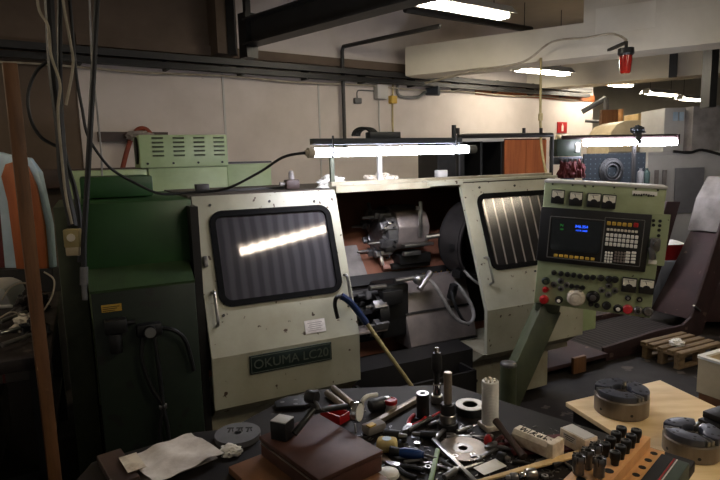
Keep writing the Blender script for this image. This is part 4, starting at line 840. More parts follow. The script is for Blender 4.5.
def pliers(lab, p0, p1, m):
    a = at(*p0, .89); c = at(*p1, .89); d = c-a; ln = d.length; L = thing('pliers', lab, 'pliers', (a.x, a.y, BZ+.001), math.atan2(d.y, d.x))
    for s in (-1, 1):
        b = B(); b.tube([(0, s*.022, .008), (ln*.3, s*.02, .008), (ln*.55, s*.008, .008), (ln*.62, 0, .008)], .007, 8, 5); O('grip', b, Q[m], L)
        b = B(); b.prism([(ln*.6, 0), (ln*.68, s*.014), (ln*.8, s*.012), (ln, s*.002), (ln, 0)], .002, .014, None, .001); O('jaw', b, Q['steel_d'], L)
    b = B(); b.cyl((ln*.65, 0, .001), (ln*.65, 0, .016), .009, seg=14); O('pivot', b, Q['steel'], L)
    return L
pliers('pliers with red grips pointing at the black bushing', (420, 416), (403, 432), 'red')
pliers('pliers with dark red grips beside the hammer handle', (512, 438), (485, 448), 'darkred')
pliers('black gripped pliers at the front edge below the blue handle', (420, 474), (385, 462), 'black')
def cyltool(name, lab, cat, p0, p1, r, m, m2, z=BZ, tip=.35):
    a = at(*p0, z+r); c = at(*p1, z+r); a.z = c.z = z+r+.001; d = c-a; L = thing(name, lab, cat, tuple((a+c)/2-V((0, 0, r))))
    b = B(); b.cyl(a, a+d*(1-tip), r, seg=16, bev=r*.2); O('body', b, Q[m], L, True)
    b = B(); b.cyl(a+d*(1-tip), c, r*.6, r*.5, 14, r*.1); O('nose', b, Q[m2], L, True); return L
cyltool('drill_chuck', 'black drill chuck lying behind the sponge with a bright nose', 'chuck', (384, 434), (407, 437), .016, 'black', 'steel')
cyltool('chuck_key', 'black T-shaped chuck key in the middle of the tools', 'key', (436, 436), (412, 434), .012, 'blackpaint', 'steel_d')
cyltool('screwdriver', 'screwdriver with black handle and thin bright shaft below the bushing', 'screwdriver', (408, 431), (440, 412), .007, 'steel_d', 'red', tip=.3)
cyltool('end_mill', 'bright end mill lying right of the grey shaft arbor', 'end mill', (457, 432), (472, 427), .007, 'steel', 'steel_d')
cyltool('socket_bit', 'round chromed socket at the front under the wooden strip', 'socket', (536, 474), (520, 476), .016, 'steel', 'chrome')
cyltool('socket_bit', 'smaller dark socket left of the chromed socket at the front', 'socket', (518, 478), (506, 478), .013, 'steel_d', 'steel')
cyltool('socket_bit', 'black socket behind the white card', 'socket', (498, 456), (510, 460), .014, 'black', 'steel_d')
cyltool('reamer', 'dark reamer lying along the front edge right of the green stick', 'reamer', (444, 478), (462, 466), .009, 'steel_d', 'steel')
cyltool('tap_handle', 'black tap handle between the two white boxes and the rack', 'handle', (552, 466), (571, 457), .009, 'black', 'steel_d')
for k, (p0, p1, r, m, lab) in enumerate((((430, 472), (452, 458), .004, 'steel_d', 'thin drill bit beside the green stick'), ((404, 462), (430, 459), .005, 'steel_d', 'drill bit under the blue handled tool'), ((460, 470), (484, 462), .005, 'steel', 'bright drill bit left of the white card'), ((497, 446), (512, 450), .006, 'steel_d', 'stub drill left of the hammer handle'), ((470, 436), (488, 442), .004, 'blackpaint', 'thin black hex key right of the saw blade'), ((536, 462), (556, 455), .005, 'steel_d', 'drill bit behind the wooden strip tip'), ((350, 417), (366, 411), .007, 'steel_d', 'steel pin behind the dial indicator'), ((428, 426), (440, 420), .006, 'steel', 'bright pin below the black bushing'), ((512, 462), (530, 463), .006, 'blackpaint', 'black pin under the hammer handle end'), ((563, 462), (575, 470), .005, 'steel_d', 'drill bit left of the collet rack front'), ((588, 437), (603, 442), .004, 'steel', 'thin bright pin behind the collet rack'), ((442, 462), (456, 470), .007, 'blackpaint', 'black stub bar beside the steel square'))):
    a = at(p0[0], p0[1], BZ+r); c = at(p1[0], p1[1], BZ+r); a.z = c.z = BZ+r+.0005; b = B(); b.cyl(a, a*.3+c*.7, r, seg=10); b.cyl(a*.3+c*.7, c, r*.8, r*.3, seg=10); tag(O('drill_bit', b, Q[m]), lab, 'drill bit')
b = B()
for k in range(420):
    x, y = random.uniform(330, 600), random.uniform(425, 480); q = at(x, y)
    if q.x-q.y > -1.72 and (q-V((.345, 2.075, BZ))).dot(V((.698, .716, 0))) < -.03: b.box(q+V((0, 0, .002)), (random.uniform(.004, .016), .003, .002), (0, 0, random.random()*3))
tag(O('metal_chips', b, Q['steel_d']), 'loose metal chips strewn over the bench top', 'metal chips', None, 'stuff')
p = at(488, 445); b = B(Matrix.Translation((p.x, p.y, BZ+.0005))); b.lathe([(0, 0), (.013, 0), (.012, .02), (.006, .032), (0, .034)], None, 18); tag(O('red_plug', b, Q['red']), 'small red plastic plug standing beside the saw blade', 'plug')
ltool('white_dish', 'white round dish at the front edge beside the brown case', 'lid', 388, 476, [('lid_body', [(0, 0), (.03, 0), (.032, .003), (.03, .012), (.02, .018), (0, .02)], 'white')])
lay('steel_rule', 'flat steel rule sticking out from under the brown case', 'rule', (374, 449), (412, 484), .024, .002, 'iron', .8805, .0005)
for k, (x, y, lab) in enumerate(((560, 454, 'loose nut in front of the small white carton'), (588, 447, 'loose nut right of the small white carton'), (593, 444, 'loose nut behind the socket rack'), (473, 457, 'loose nut on the front rim of the saw blade side'), (417, 445, 'loose nut right of the blue handled tool'), (545, 478, 'loose nut at the very front of the bench'), (455, 458, 'loose nut left of the saw blade front'), (404, 441, 'loose nut behind the blue handled tool'))):
    p = at(x, y); b = B(Matrix.Translation((p.x, p.y, BZ+.0005)) @ Matrix.Rotation(k*.7, 4, 'Z'))
    b.lathe([(.005, 0), (.01, 0), (.01, .008), (.005, .008), (.005, 0)], None, 6); tag(O('hex_nut', b, Q['steel'], smooth=20), lab, 'nut', 'loose hex nuts')
# brown case on a brown tray, magnetic stand on it
c0 = V((-.307, 1.541, 0)); bx_ = V((.63, -.777, 0)); Tt = fr((c0.x, c0.y, 0), bx_, (.777, .63, 0)); rz_ = math.atan2(bx_.y, bx_.x)
L = thing('brown_tray', 'worn orange brown wooden tray under the dark brown case', 'tray', tuple(Tt @ V((.15, .07, BZ+.0005))), rz_)
b = B(Tt); b.bb((-.01, -.10, BZ+.0005), (.36, .2, BZ+.022), .003); O('tray_top', b, Q['tray'], L, True)
b = B(Tt); b.bb((.06, -.101, BZ+.004), (.12, -.1005, BZ+.016)); O('slot', b, Q['black'], L, True)
L = thing('brown_case', 'dark brown flat case with a bright lid edge in the foreground', 'case', tuple(Tt @ V((.15, .105, BZ+.0225))), rz_)
b = B(Tt); b.bb((0, 0, BZ+.0225), (.30, .21, .948), .004); O('case_body', b, Q['brownbox'], L, True)
b = B(Tt); b.bb((-.003, -.003, .950), (.303, .213, .964), .004); O('lid', b, Q['brownbox'], L, True)
b = B(Tt); b.bb((.01, -.0055, .945), (.30, -.0035, .950)); O('edge_trim', b, Q['steel'], L, True)
cz = .9645; p = at(283, 437, cz)
L = thing('magnetic_stand', 'black magnetic dial indicator stand on top of the brown case', 'indicator stand', (p.x, p.y, cz), R(-25))
b = B(); b.box((0, 0, .027), (.052, .05, .054), None, .003); bs = O('base_block', b, Q['black'], L)
b = B(); b.box((0, 0, .0555), (.05, .048, .003), None, .001); O('base_top', b, Q['lightgrey'], L)
def bar(nm, x0, y0, z0, x1, y1, z1, r, m, bev=.002): b = B(); b.cyl(at(x0, y0, z0), at(x1, y1, z1), r, seg=14, bev=bev); return O(nm, b, Q[m], L, True)
bar('arm', 294, 434, cz+.02, 314, 409, 1.03, .0095, 'black'); bar('arm', 314, 411, 1.025, 347, 406, 1.0, .009, 'black')
bar('clamp_knob', 307, 396, 1.055, 317, 398, 1.055, .02, 'black'); bar('clamp', 311, 398, 1.05, 318, 412, 1.02, .013, 'black')
bar('spindle', 355, 424, .982, 356, 433, .972, .003, 'steel', .0)
a = at(357, 412, .99); d = V((.9, -.42, .05)).normalized(); b = B(); b.cyl(a-d*.009, a+d*.009, .032, seg=28, bev=.003); di = O('dial_indicator', b, Q['chrome'], L, True)
b = B(); b.cyl(a+d*.0093, a+d*.0103, .027, seg=28); O('dial_face', b, Q['white'], di, True)
# plate with holes, grey disc, papers
p = at(296, 404); b = B(Matrix.Translation((p.x, p.y, BZ+.0005)) @ Matrix.Rotation(R(20), 4, 'Z')); L = thing('flange_plate', 'black flanged plate with holes behind the brown case', 'plate', (p.x, p.y, BZ+.0005), R(20))
b = B(); b.prism([(-.08, -.03), (.02, -.055), (.075, -.03), (.07, .03), (-.02, .045), (-.075, .02)], 0, .016, None, .004); O('plate_body', b, Q['black'], L)
for x, y in ((-.05, 0), (.045, -.025), (.04, .02), (0, 0), (-.01, -.035)): b = B(); b.cyl((x, y, .0162), (x, y, .0168), .008, seg=14); O('bolt_hole', b, Q['steel_d'], L)
p = at(238, 438); L = thing('grey_disc', 'grey abrasive disc with dark block lettering lying left of the brown case', 'disc', (p.x, p.y, BZ+.0005))
b = B(); b.ring(.072, .012, 0, .018); O('disc_body', b, Q['tyre'], L)
b = B()
for k in range(3): b.box((-.03+k*.03, .032, .0186), (.022, .006, .001)); b.box((-.03+k*.03, .018, .0186), (.006, .03, .001)); b.box((-.021+k*.03, .02, .0186), (.004, .024, .001), (0, 0, .3))
O('print', b, Q['ink'], L)
A_, B_, C_, D_ = [at(x, y, .89) for x, y in ((128, 463), (188, 435), (228, 457), (152, 486))]
w_ = (((B_-A_)+(C_-D_))/2); h_ = ((A_-D_)+(B_-C_))/2; c = (A_+B_+C_+D_)/4; g = fr((c.x, c.y, BZ+.001), (w_.x, w_.y, 0), (h_.x, h_.y, 0))
b = B(g); b.sheet(w_.length*1.03, h_.length, Matrix.Translation((-.008, .022, 0)) @ Matrix.Rotation(R(-4), 4, 'Z'), 10, 8, .003, .001); tag(O('paper_sheet', b, Q['paper_g']), 'grey sheet of paper lying under the crumpled drawing', 'paper')
b = B(g); b.sheet(w_.length, h_.length, Matrix.Translation((0, 0, .0085)), 24, 20, .011, .001, 16); tag(O('drawing_sheet', b, Q['paper']), 'large crumpled white drawing sheet on the left front of the bench', 'paper')
c = at(133, 470, .885); b = B(fr((c.x, c.y, BZ+.0245), (.6, -.8, 0), (.8, .6, 0))); b.sheet(.10, .05, None, 8, 5, .004, .001); tag(O('paper_sheet', b, Q['dirtywhite']), 'small soiled paper at the left front corner of the drawing', 'paper')
c = at(116, 468, .885); b = B(fr((c.x, c.y, BZ+.0005), (.6, -.8, 0), (.8, .6, 0))); b.box((0.02, 0, .011), (.2, .07, .022), None, .003); tag(O('wooden_plank', b, Q['darkwood']), 'dark wooden plank at the left end of the bench beside the papers', 'plank')
c = at(231, 452, .885); b = B(Matrix.Translation((c.x, c.y, BZ+.001))); b.rag((0, 0, 0), (.07, .05, .025), amp=.4); tag(O('rag', b, Q['white']), 'small white rag between the drawing and the brown tray', 'rag')
# wooden rack with collets, green case
ro = V((.76, 1.476, 0)); e1 = V((.716, -.698, 0)); e3 = V((.698, .716, 0)); RT = fr((ro.x, ro.y, 0), e1, e3); rrz = math.atan2(e1.y, e1.x)
L = thing('collet_rack', 'stepped wooden rack full of collets at the right front of the bench', 'rack', tuple(RT @ V((0, -.15, BZ+.0005))), rrz)
b = B(RT); b.bb((-.07, -.34, BZ+.0005), (.022, .055, .95), .002); O('upper_step', b, Q['wood'], L, True)
b = B(RT); b.bb((.0225, -.34, BZ+.0005), (.062, .05, .922), .002); ls = O('lower_step', b, Q['wood'], L, True)
for k in range(7): b = B(RT); b.cyl((.042, .02-.048*k, .9221), (.042, .02-.048*k, .9228), .0095, seg=16); O('hole', b, Q['black'], ls, True)
us = L
for (x, y) in ((0, -.20), (-.036, -.285)): b = B(RT); b.cyl((x, y, .9501), (x, y, .9508), .012, seg=16); O('hole', b, Q['black'], us, True)
def collet(black):
    L = thing('collet', '', 'collet', (0, 0, 0), 0)
    if black:
        b = B(); b.lathe([(0, 0), (.0095, 0), (.0105, .012), (.0135, .018), (.0145, .03), (.0135, .036), (.009, .037), (.006, .034), (0, .034)], None, 18); O('collet_body', b, Q['black'], L)
    else:
        b = B(); b.lathe([(.010, 0), (.014, .004), (.0135, .032), (.0165, .038), (.0165, .05), (.0145, .053), (.0085, .05), (.0085, .0), (.010, 0)], None, 20); O('collet_body', b, Q['steel_d'], L)
        b = B()
        for k in range(6): a = k*math.pi/3; b.box((.0140*math.cos(a), .0140*math.sin(a), .045), (.006, .002, .018), (0, 0, a))
        O('slot', b, Q['black'], L)
    return L
pb = collet(True); pmt = collet(False); first = {0: True, 1: True}
place = ['far end', 'second from the far end', 'third from the far end', 'fourth from the far end', 'near end']
def putc(proto, key, x, y, lab, grp):
    o = proto if first[key] else dup(proto); first[key] = False
    q = RT @ V((x, y, .9505)); o.location = q; o['label'] = lab; o['group'] = grp
for k in range(5): putc(pb, 0, 0, -.04*k, 'black collet in the right row of the wooden rack, %s' % place[k], 'black collets in the rack')
for k in range(4): putc(pb, 0, -.036, -.012-.04*k, 'black collet in the left row of the wooden rack, %s' % (place[k] if k < 3 else 'near end'), 'black collets in the rack')
for (x, y, lab) in ((-.04, -.185, 'farthest of the open steel collets in the near part of the rack'), (-.045, -.225, 'left middle open steel collet in the near part of the rack'), (-.008, -.245, 'right open steel collet in the near part of the rack'), (-.05, -.268-.0, 'nearest open steel collet at the front left of the rack')):
    putc(pmt, 1, x, y, lab, 'steel collets in the rack')
L = thing('green_case', 'flat sage green case with red and white stripes at the bench corner', 'case', tuple(RT @ V((.098, -.15, BZ+.0005))), rrz)
b = B(RT); b.bb((.066, -.30, BZ+.0005), (.134, .005, .935), .003); gc = O('case_body', b, Q['sagegreen'], L, True)
b = B(RT); b.bb((.066, -.30, .9355), (.095, .003, .937)); O('dark_cover', b, Q['black'], L, True)
b = B(RT); b.bb((.097, -.30, .9355), (.101, .0, .9365)); O('stripe', b, Q['red'], gc, True)
b = B(RT); b.bb((.104, -.30, .9355), (.107, .0, .9365)); O('stripe', b, Q['white'], gc, True)
# ================================================================== PLYWOOD BOARD WITH CHUCKS
PZ = .70
pp = [(.865, 2.29), (1.387, 2.50), (1.43, 2.06), (1.75, 1.5), (1.02, 1.38), (1.0, 1.75)]
pp = [(.868, 2.29), (1.387, 2.50), (1.60, 1.70), (1.10, 1.50)]
L = thing('plywood_table', 'pale plywood board table carrying the machine chucks at right', 'table', (1.25, 2.0, 0))
b = B(); b.prism(pp, PZ-.02, PZ, None, .002); O('board', b, Q['plywood'], L, True)
ccx = sum(p[0] for p in pp)/4; ccy = sum(p[1] for p in pp)/4
for x, y in pp: x = ccx+(x-ccx)*.85; y = ccy+(y-ccy)*.85; b = B(); b.bb((x-.03, y-.03, 0), (x+.03, y+.03, PZ-.0805)); O('leg', b, Q['blackpaint'], L, True)
b = B(); b.prism([(ccx+(x-ccx)*.93, ccy+(y-ccy)*.93) for x, y in pp], PZ-.08, PZ-.0205); O('frame', b, Q['blackpaint'], L, True)
def lchuck(px, py, r, h, rz, lab):
    p = az(px, py, PZ); L = thing('lathe_chuck', lab, 'lathe chuck', (p.x, p.y, PZ+.0005), rz)
    b = B(); b.lathe([(0, 0), (r*.96, 0), (r, .004), (r, h*.5), (r, h-.005), (r*.96, h), (r*.34, h), (r*.34, h*.5), (0, h*.5)], None, 56); O('chuck_body', b, Q['iron'], L)
    for k in range(3):
        a = k*2*math.pi/3; T_ = Matrix.Rotation(a, 4, 'Z'); hw = R(52)
        def arc(r_, a0, a1, n): return [(r_*math.cos(a0+(a1-a0)*i/n), r_*math.sin(a0+(a1-a0)*i/n)) for i in range(n+1)]
        b = B(T_); b.prism(arc(r*.99, -hw*.86, hw*.86, 10)+[(r*.62*math.cos(hw), r*.62*math.sin(hw))]+arc(r*.36, hw*.8, -hw*.8, 6)+[(r*.62*math.cos(hw), -r*.62*math.sin(hw))], h+.0005, h+.026, None, .003); j = O('jaw', b, Q['chuckjaw'], L)
        b = B(T_)
        for x, s in ((.6, .3), (.6, -.3), (.8, .36), (.8, -.36)): b = B(T_); b.cyl((r*x, r*s, h+.0261), (r*x, r*s, h+.0267), r*.055, seg=12); O('bolt_hole', b, Q['black'], j)
        for s in (-1, 1): b = B(T_ @ Matrix.Rotation(math.pi/3, 4, 'Z')); b.bb((r*.42, s*r*.09-.005, h+.0005), (r*.93, s*r*.09+.005, h+.02), .001); O('slot_edge', b, Q['steel'], j)
    b = B()
    for k in range(4): a = k*1.7+.6; b.cyl((r*.99*math.cos(a), r*.99*math.sin(a), h*.35), (r*1.005*math.cos(a), r*1.005*math.sin(a), h*.35), .006, seg=10)
    O('socket_hole', b, Q['black'], L)
    return L
lchuck(621, 411, .104, .075, R(-128), 'machine chuck on the plywood board behind the collet rack')
lchuck(691, 452, .092, .062, R(-140), 'machine chuck at the right front of the plywood board')
p = az(722, 433, PZ); L = thing('chuck_jaw_block', 'dark stepped steel jaw block at the right edge of the plywood', 'jaw block', (p.x-.01, p.y, PZ+.0005), R(25))
b = B(); b.bb((-.055, -.04, 0), (.09, .05, .05), .004); b.bb((-.03, -.04, .0502), (.09, .05, .075), .004); O('block', b, Q['blackpaint'], L)
b = B()
for x in (-.035, 0, .035): b.cyl((x, -.0405, .022), (x, -.045, .022), .01, seg=14)
O('bolt', b, Q['steel_d'], L)
# ================================================================== BACKGROUND RIGHT: ANOTHER WORKSTATION
def vbox(x0, y0, x1, y1, d0, d1, bev=0, zb=None):                       # upright box whose front outline is seen between two photo points at distance d0
    a = dp(x0, y0, d0); c = dp(x1, y1, d0); b = B(); b.bb((a.x, a.y, c.z if zb is None else zb), (c.x, a.y+d1-d0, a.z), bev); return b
D = 6.4
a = dp(584, 154, D); c = dp(647, 188, D)
L = thing('pegboard', 'dark blue perforated tool board behind the control panel', 'pegboard', ((a.x+c.x)/2, a.y, 0))
b = B(); b.bb((a.x, a.y, 1.0), (c.x, a.y+.03, a.z)); O('board', b, Q['peg'], L, True)
for x in (a.x+.06, c.x-.06): b = B(); b.bb((x-.025, a.y+.031, 0), (x+.025, a.y+.08, a.z)); O('post', b, Q['bluegrey'], L, True)
p = dp(612, 171, D); b = B(Matrix.Translation((p.x, a.y-.0, p.z)) @ Matrix.Rotation(R(90), 4, 'X'))
for k in range(5): b.tube([((.13-.016*k)*math.cos(t*math.pi/12), (.14-.016*k)*math.sin(t*math.pi/12), .012+.018*(k % 3)) for t in range(25)], .014, 6, 1)
tag(O('cable_coil', b, Q['black']), 'black coiled cable hanging on the blue tool board', 'cable coil')
for k, (x, lab) in enumerate(((640, 'silver spray can hanging at the right of the blue tool board'), (646, 'dark blue bottle at the right edge of the blue tool board'))):
    p = dp(x, 188, D-.15); t_ = dp(x, 168, D-.15); b = B(); b.lathe([(0, 0), (.035, 0), (.035, (t_.z-p.z)*.8), (.015, (t_.z-p.z)*.9), (.015, t_.z-p.z), (0, t_.z-p.z)], Matrix.Translation(p), 16); o = tag(O('bottle', b, Q['steel_d' if k == 0 else 'plate']), lab, 'bottle')
p = dp(643, 188, D-.15); b = B(); b.bb((p.x-.1, p.y-.06, p.z-.03), (p.x+.1, a.y-.001, p.z-.001)); tag(O('bottle_shelf', b, Q['bluegrey']), 'narrow shelf under the bottles on the blue tool board', 'shelf')
D2 = 6.05
L = thing('work_lamp', 'bright double fluorescent work lamp above the blue tool board', 'lamp', tuple(dp(637, 188, D2)))
Y2 = D2*.98
def py2(x, y): return pl(x, y, (0, Y2, 0), V((0, 1, 0)))
for (x0, x1) in ((584, 636), (640, 676)):
    b = B(); b.cyl(py2(x0, 143), py2(x1, 142), .034, seg=16); O('tube', b, Q['tube'], L, True)
b = B(); b.cyl(py2(562, 137.5), py2(676, 136), .022, seg=8); O('channel', b, Q['maroon'], L, True)
q = py2(637.5, 135); b = B(); b.bb((q.x-.015, D2*.98+.045, 0), (q.x+.015, D2*.98+.075, q.z)); b.bb((q.x-.03, D2*.98-.03, q.z-.09), (q.x+.03, D2*.98+.045, q.z+.02)); O('post', b, Q['rail'], L, True)
b = B(); b.rag(q+V((0, 0, .02)), (.14, .1, .08), amp=.4); O('clamp', b, Q['bluegrey'], L, True)
q = py2(676.5, 139); b = B(); b.bb((q.x, D2*.98-.03, q.z-.05), (q.x+.02, D2*.98+.03, q.z+.05)); O('end_plate', b, Q['maroon'], L, True)
D3 = 6.0
L = thing('parts_cabinet', 'grey green small parts box on a stand left of the bright double lamp', 'cabinet', tuple(V((dp(569, 160, D3).x, D3, 0))))
b = vbox(557, 139, 582, 156, D3, D3+.25, .01); O('housing', b, Q['dark_green'], L, True)
b = vbox(558, 157, 583, 164, D3-.03, D3+.25, .01); bb_ = O('drawer_row', b, Q['bluegrey'], L, True)
for k in range(5): x = 560+k*5; b = vbox(x, 158.5, x+3, 162.5, D3-.045, D3-.028, .003); O('drawer', b, Q['blackpaint'], bb_, True)
b = vbox(576, 143, 580, 152, D3-.01, D3, .002); O('label', b, Q['white'], L, True)
b = vbox(560, 134, 568, 138.5, D3+.05, D3+.2, .01); O('top_box', b, Q['beige'], L, True)
b = vbox(564, 164.5, 576, 200, D3+.1, D3+.2, 0, 0); O('stand', b, Q['bluegrey'], L, True)
for k, (x, w, lab) in enumerate(((564, .12, 'dark red cloth hanging left under the small parts box'), (573, .14, 'dark red cloth hanging in the middle under the small parts box'), (580, .1, 'dark red cloth hanging right under the small parts box'))):
    p = dp(x, 178, D3-.06); b = B(Matrix.Translation(p)); b.rag((0, 0, 0), (w, .08, .17), amp=.45); tag(O('hanging_cloth', b, Q['darkred']), lab, 'cloth', 'red cloths under the parts box')
D4 = 9.15
L = thing('beige_tank', 'beige rounded machine cover lying beyond the double lamp', 'machine cover', tuple(V((dp(636, 150, D4).x, dp(636, 150, D4).y, 0))))
a = dp(609, 142, D4); c = dp(668, 128, D4); zb_ = 0
pr = [(a.x, 0), (a.x, a.z), (a.x+.03, a.z+.16), (a.x+.12, a.z+.28), (a.x+.28, a.z+.34), (c.x, a.z+.34), (c.x, 0)]
b = B(fr((0, a.y, 0), (1, 0, 0), (0, 0, 1))); b.prism(pr, -.9, 0, None, .01); O('cover', b, Q['beige'], L, True)
b = vbox(640, 147, 662, 153, D4-.02, D4-.001); O('grey_window', b, Q['grey'], L, True)
b = vbox(609, 152, 668, 155, D4-.03, D4-.001); O('trim_strip', b, Q['canvas'], L, True)
L = thing('white_machine', 'white machine enclosure with blue stickers and a grey window at far right', 'machine', tuple(V((dp(690, 150, 8.0).x, 8.0, 0))))
b = vbox(665, 108, 692, 152, 8.2, 8.9, .01); O('upper_housing', b, Q['lightgrey'], L, True)
b = vbox(648, 156, 735, 260, 7.9, 8.9, .01, 0); lo_ = O('lower_housing', b, Q['lightgrey'], L, True)
b = vbox(676, 168, 706, 213, 7.88, 7.899, .003); w_ = O('window', b, Q['winmetal'], lo_, True)
for x in (655, 663): b = vbox(x, 170, x+5, 200, 7.885, 7.899, .002); O('panel_seam', b, Q['canvas'], lo_, True)
for x in (674, 680): b = vbox(x, 112, x+4.5, 120.5, 8.18, 8.199); O('sticker', b, Q['paleblue'], L, True)
b = vbox(693.5, 106, 724, 152, 8.0, 8.9, .01); O('side_housing', b, Q['canvas'], L, True)
b = vbox(648, 152.5, 735, 155.5, 7.9, 8.9, .0); O('ledge', b, Q['lightgrey'], L, True)
b = B(); b.tube([dp(673, 151.5, 7.85), dp(690, 152.5, 7.8), dp(702, 150, 7.8), dp(722, 155, 7.8)], .02, 6, 5); O('cable', b, Q['black'], L, True)
b = vbox(713, 40, 722, 106, 7.3, 7.5); a = None; tag(O('dark_post', b, Q['blackpaint']), 'dark steel hanger coming down at the right edge of the picture', 'post')
b = vbox(602, 110, 622, 150, 10.2, 10.3, 0, 0); tag(O('brown_board', b, Q['postwood']), 'brown board standing behind the beige machine cover', 'board')
b = vbox(621, 109, 624.5, 150, 10.02, 10.12, 0, 0); tag(O('timber_post', b, Q['wood']), 'light timber upright beside the brown board', 'timber')
a = dp(638, 118.6, 9.2); b = vbox(638, 113.5, 662, 118.6, 9.3, 9.8, .01, dp(638, 120.2, D4).z+.004); tag(O('wooden_crate', b, Q['rulewood']), 'yellowish wooden crate lying on the beige machine cover', 'crate')
b = B(); q = dp(672, 256, 6.2); b.bb((q.x-.13, q.y, q.z-.05), (q.x+.15, q.y+.3, q.z+.12), .01); tag(O('red_box', b, Q['red']), 'red box behind the control panel', 'box')
b = B(Matrix.Translation((q.x+.0, q.y+.14, q.z+.121))); b.sheet(.34, .34, None, 8, 8, .01, .002); tag(O('paper_sheet', b, Q['white']), 'white paper lying on the red box', 'paper')
b = B(); b.bb((q.x-.14, q.y-.05, 0), (q.x+.25, q.y+.5, q.z-.051), .005); tag(O('side_bench', b, Q['grey']), 'grey low bench carrying the red box behind the control panel', 'bench')
b = B(); p = dp(648, 75, 8.3); q = wl(590, 98, .2)
b.cyl(dp(582, 112, 10.6), dp(606, 98, 10.4), .05, seg=8); b.cyl(dp(606, 98, 10.4), dp(606, 124, 10.4), .05, seg=8); b.cyl(dp(585, 121, 10.5), dp(606, 122, 10.4), .03, seg=8); tag(O('wall_bracket', b, Q['grey']), 'grey pipe bracket at the end of the back wall rail', 'bracket')
# ================================================================== LEFT SIDE: POST, CABLES, CLUTTER
a = dp(20, 160, 2.42); zt = dp(9, 66, 2.42).z
b = B(); b.box((a.x, a.y, zt/2), (.054, .054, zt), (0, 0, R(35)), .004); tag(O('wooden_post', b, Q['postwood']), 'rough brown wooden post standing upright at the left edge', 'post')
def cable(name, lab, pts, d, r, m, seg=8):
    b = B(); b.tube([dp(x, y, d if not isinstance(d, (list, tuple)) else d[i]) for i, (x, y) in enumerate(pts)], r, seg, 6); return tag(O(name, b, Q[m]), lab, 'cable')
L = thing('air_line', 'straight black hose hanging from the ceiling in front of the green cover', 'hose', tuple(dp(85, 300, 2.55)))
b = B(); b.tube([dp(x, y, 2.55) for x, y in ((100, -60), (97, 0), (93, 80), (88, 170), (84, 240), (84, 268))], .013, 8, 6); O('hose', b, Q['black'], L, True)
b = B(); b.cyl(dp(84, 267, 2.55), dp(84, 285, 2.55), .018, seg=12); b.cyl(dp(84, 285, 2.55), dp(85, 300, 2.55), .012, seg=12); O('coupling', b, Q['steel_d'], L, True)
cable('cable_bundle', 'thick dark cable bundle hanging at left beside the white cables', [(46, -60), (49, 0), (53, 70), (60, 130), (63, 175), (71, 215), (73, 226)], 2.6, .022, 'black')
cable('black_cable', 'black cable hanging close behind the thick dark bundle', [(62, -60), (60, 0), (60, 80), (64, 150), (75, 190), (80, 225), (80, 262)], 2.66, .012, 'black')
cable('white_cable', 'wavy dirty white cable running down in front of the dark bundle', [(36, -50), (38, 5), (48, 26), (51, 55), (60, 84), (58, 112), (62, 160), (66, 196), (72, 224)], 2.55, .0065, 'cablewhite')
cable('white_cable', 'short whitish cable curling to a loose end right of the bundle', [(60, -50), (63, 0), (70, 40), (73, 66), (66, 105)], 2.57, .0065, 'cablewhite')
cable('thin_cable', 'thin grey green cable hanging right of the straight hose', [(88, -40), (92, 60), (97, 110), (101, 150), (102, 176)], 3.4, .006, 'tubegrey')
cable('cable_loop', 'black cable hanging in a wide loop left of the bundle', [(52, 58), (36, 72), (28, 95), (31, 120), (42, 138), (61, 148)], 2.61, .008, 'black')
p = dp(73, 238, 2.56)
L = thing('socket_box', 'small beige socket box hanging on the cables before the green lathe', 'socket box', tuple(p-V((0, 0, .075))), R(10))
b = B(); b.box((0, 0, .075), (.07, .05, .085), None, .008); O('box_body', b, Q['hose_y'], L)
b = B(); b.box((0, 0, .025), (.062, .045, .06), None, .006); O('plug', b, Q['beige'], L); b = B(); b.cyl((0, -.026, .08), (0, -.03, .08), .018, seg=16); O('socket_face', b, Q['dirtywhite'], L)
# pale blue frame with a rounded board, red cloth
D5 = 4.35
ctr = dp(36, 275, D5)
def ppoly(pts, d): return [((dp(x, y, d)).x, (dp(x, y, d)).z) for x, y in pts]
L = thing('rounded_board', 'orange brown rounded wooden board in a pale blue frame at left', 'board', (ctr.x, ctr.y, 0))
PX = fr((0, ctr.y, 0), (1, 0, 0), (0, 0, 1))
b = B(PX); b.prism(ppoly([(19, 268), (16, 200), (12, 176), (17, 164), (28, 161), (38, 166), (45, 185), (50, 225), (50, 268)], D5), 0, .03, None, .006); O('board', b, Q['redwood'], L, True)
b = B(PX); b.prism(ppoly([(5, 268), (5, 165), (-12, 158), (8, 152), (22, 156), (38, 158), (47, 172), (54, 225), (54, 268)], D5), -.06, -.004, None, .008); O('frame', b, Q['paleblue'], L, True)
q = dp(30, 268, D5); b = B(); b.bb((ctr.x-.3, ctr.y-.05, 0), (ctr.x+.16, ctr.y+.06, q.z)); O('foot_block', b, Q['rail'], L, True)
b = B(PX); b.prism(ppoly([(-20, 475), (-20, 178), (2, 182), (9, 200), (12, 240), (13, 300), (14, 475)], D5), -.2, -.14, None, .02); tag(O('red_cloth', b, Q['darkred']), 'dark red cloth hanging at the left edge beside the pale blue frame', 'cloth')
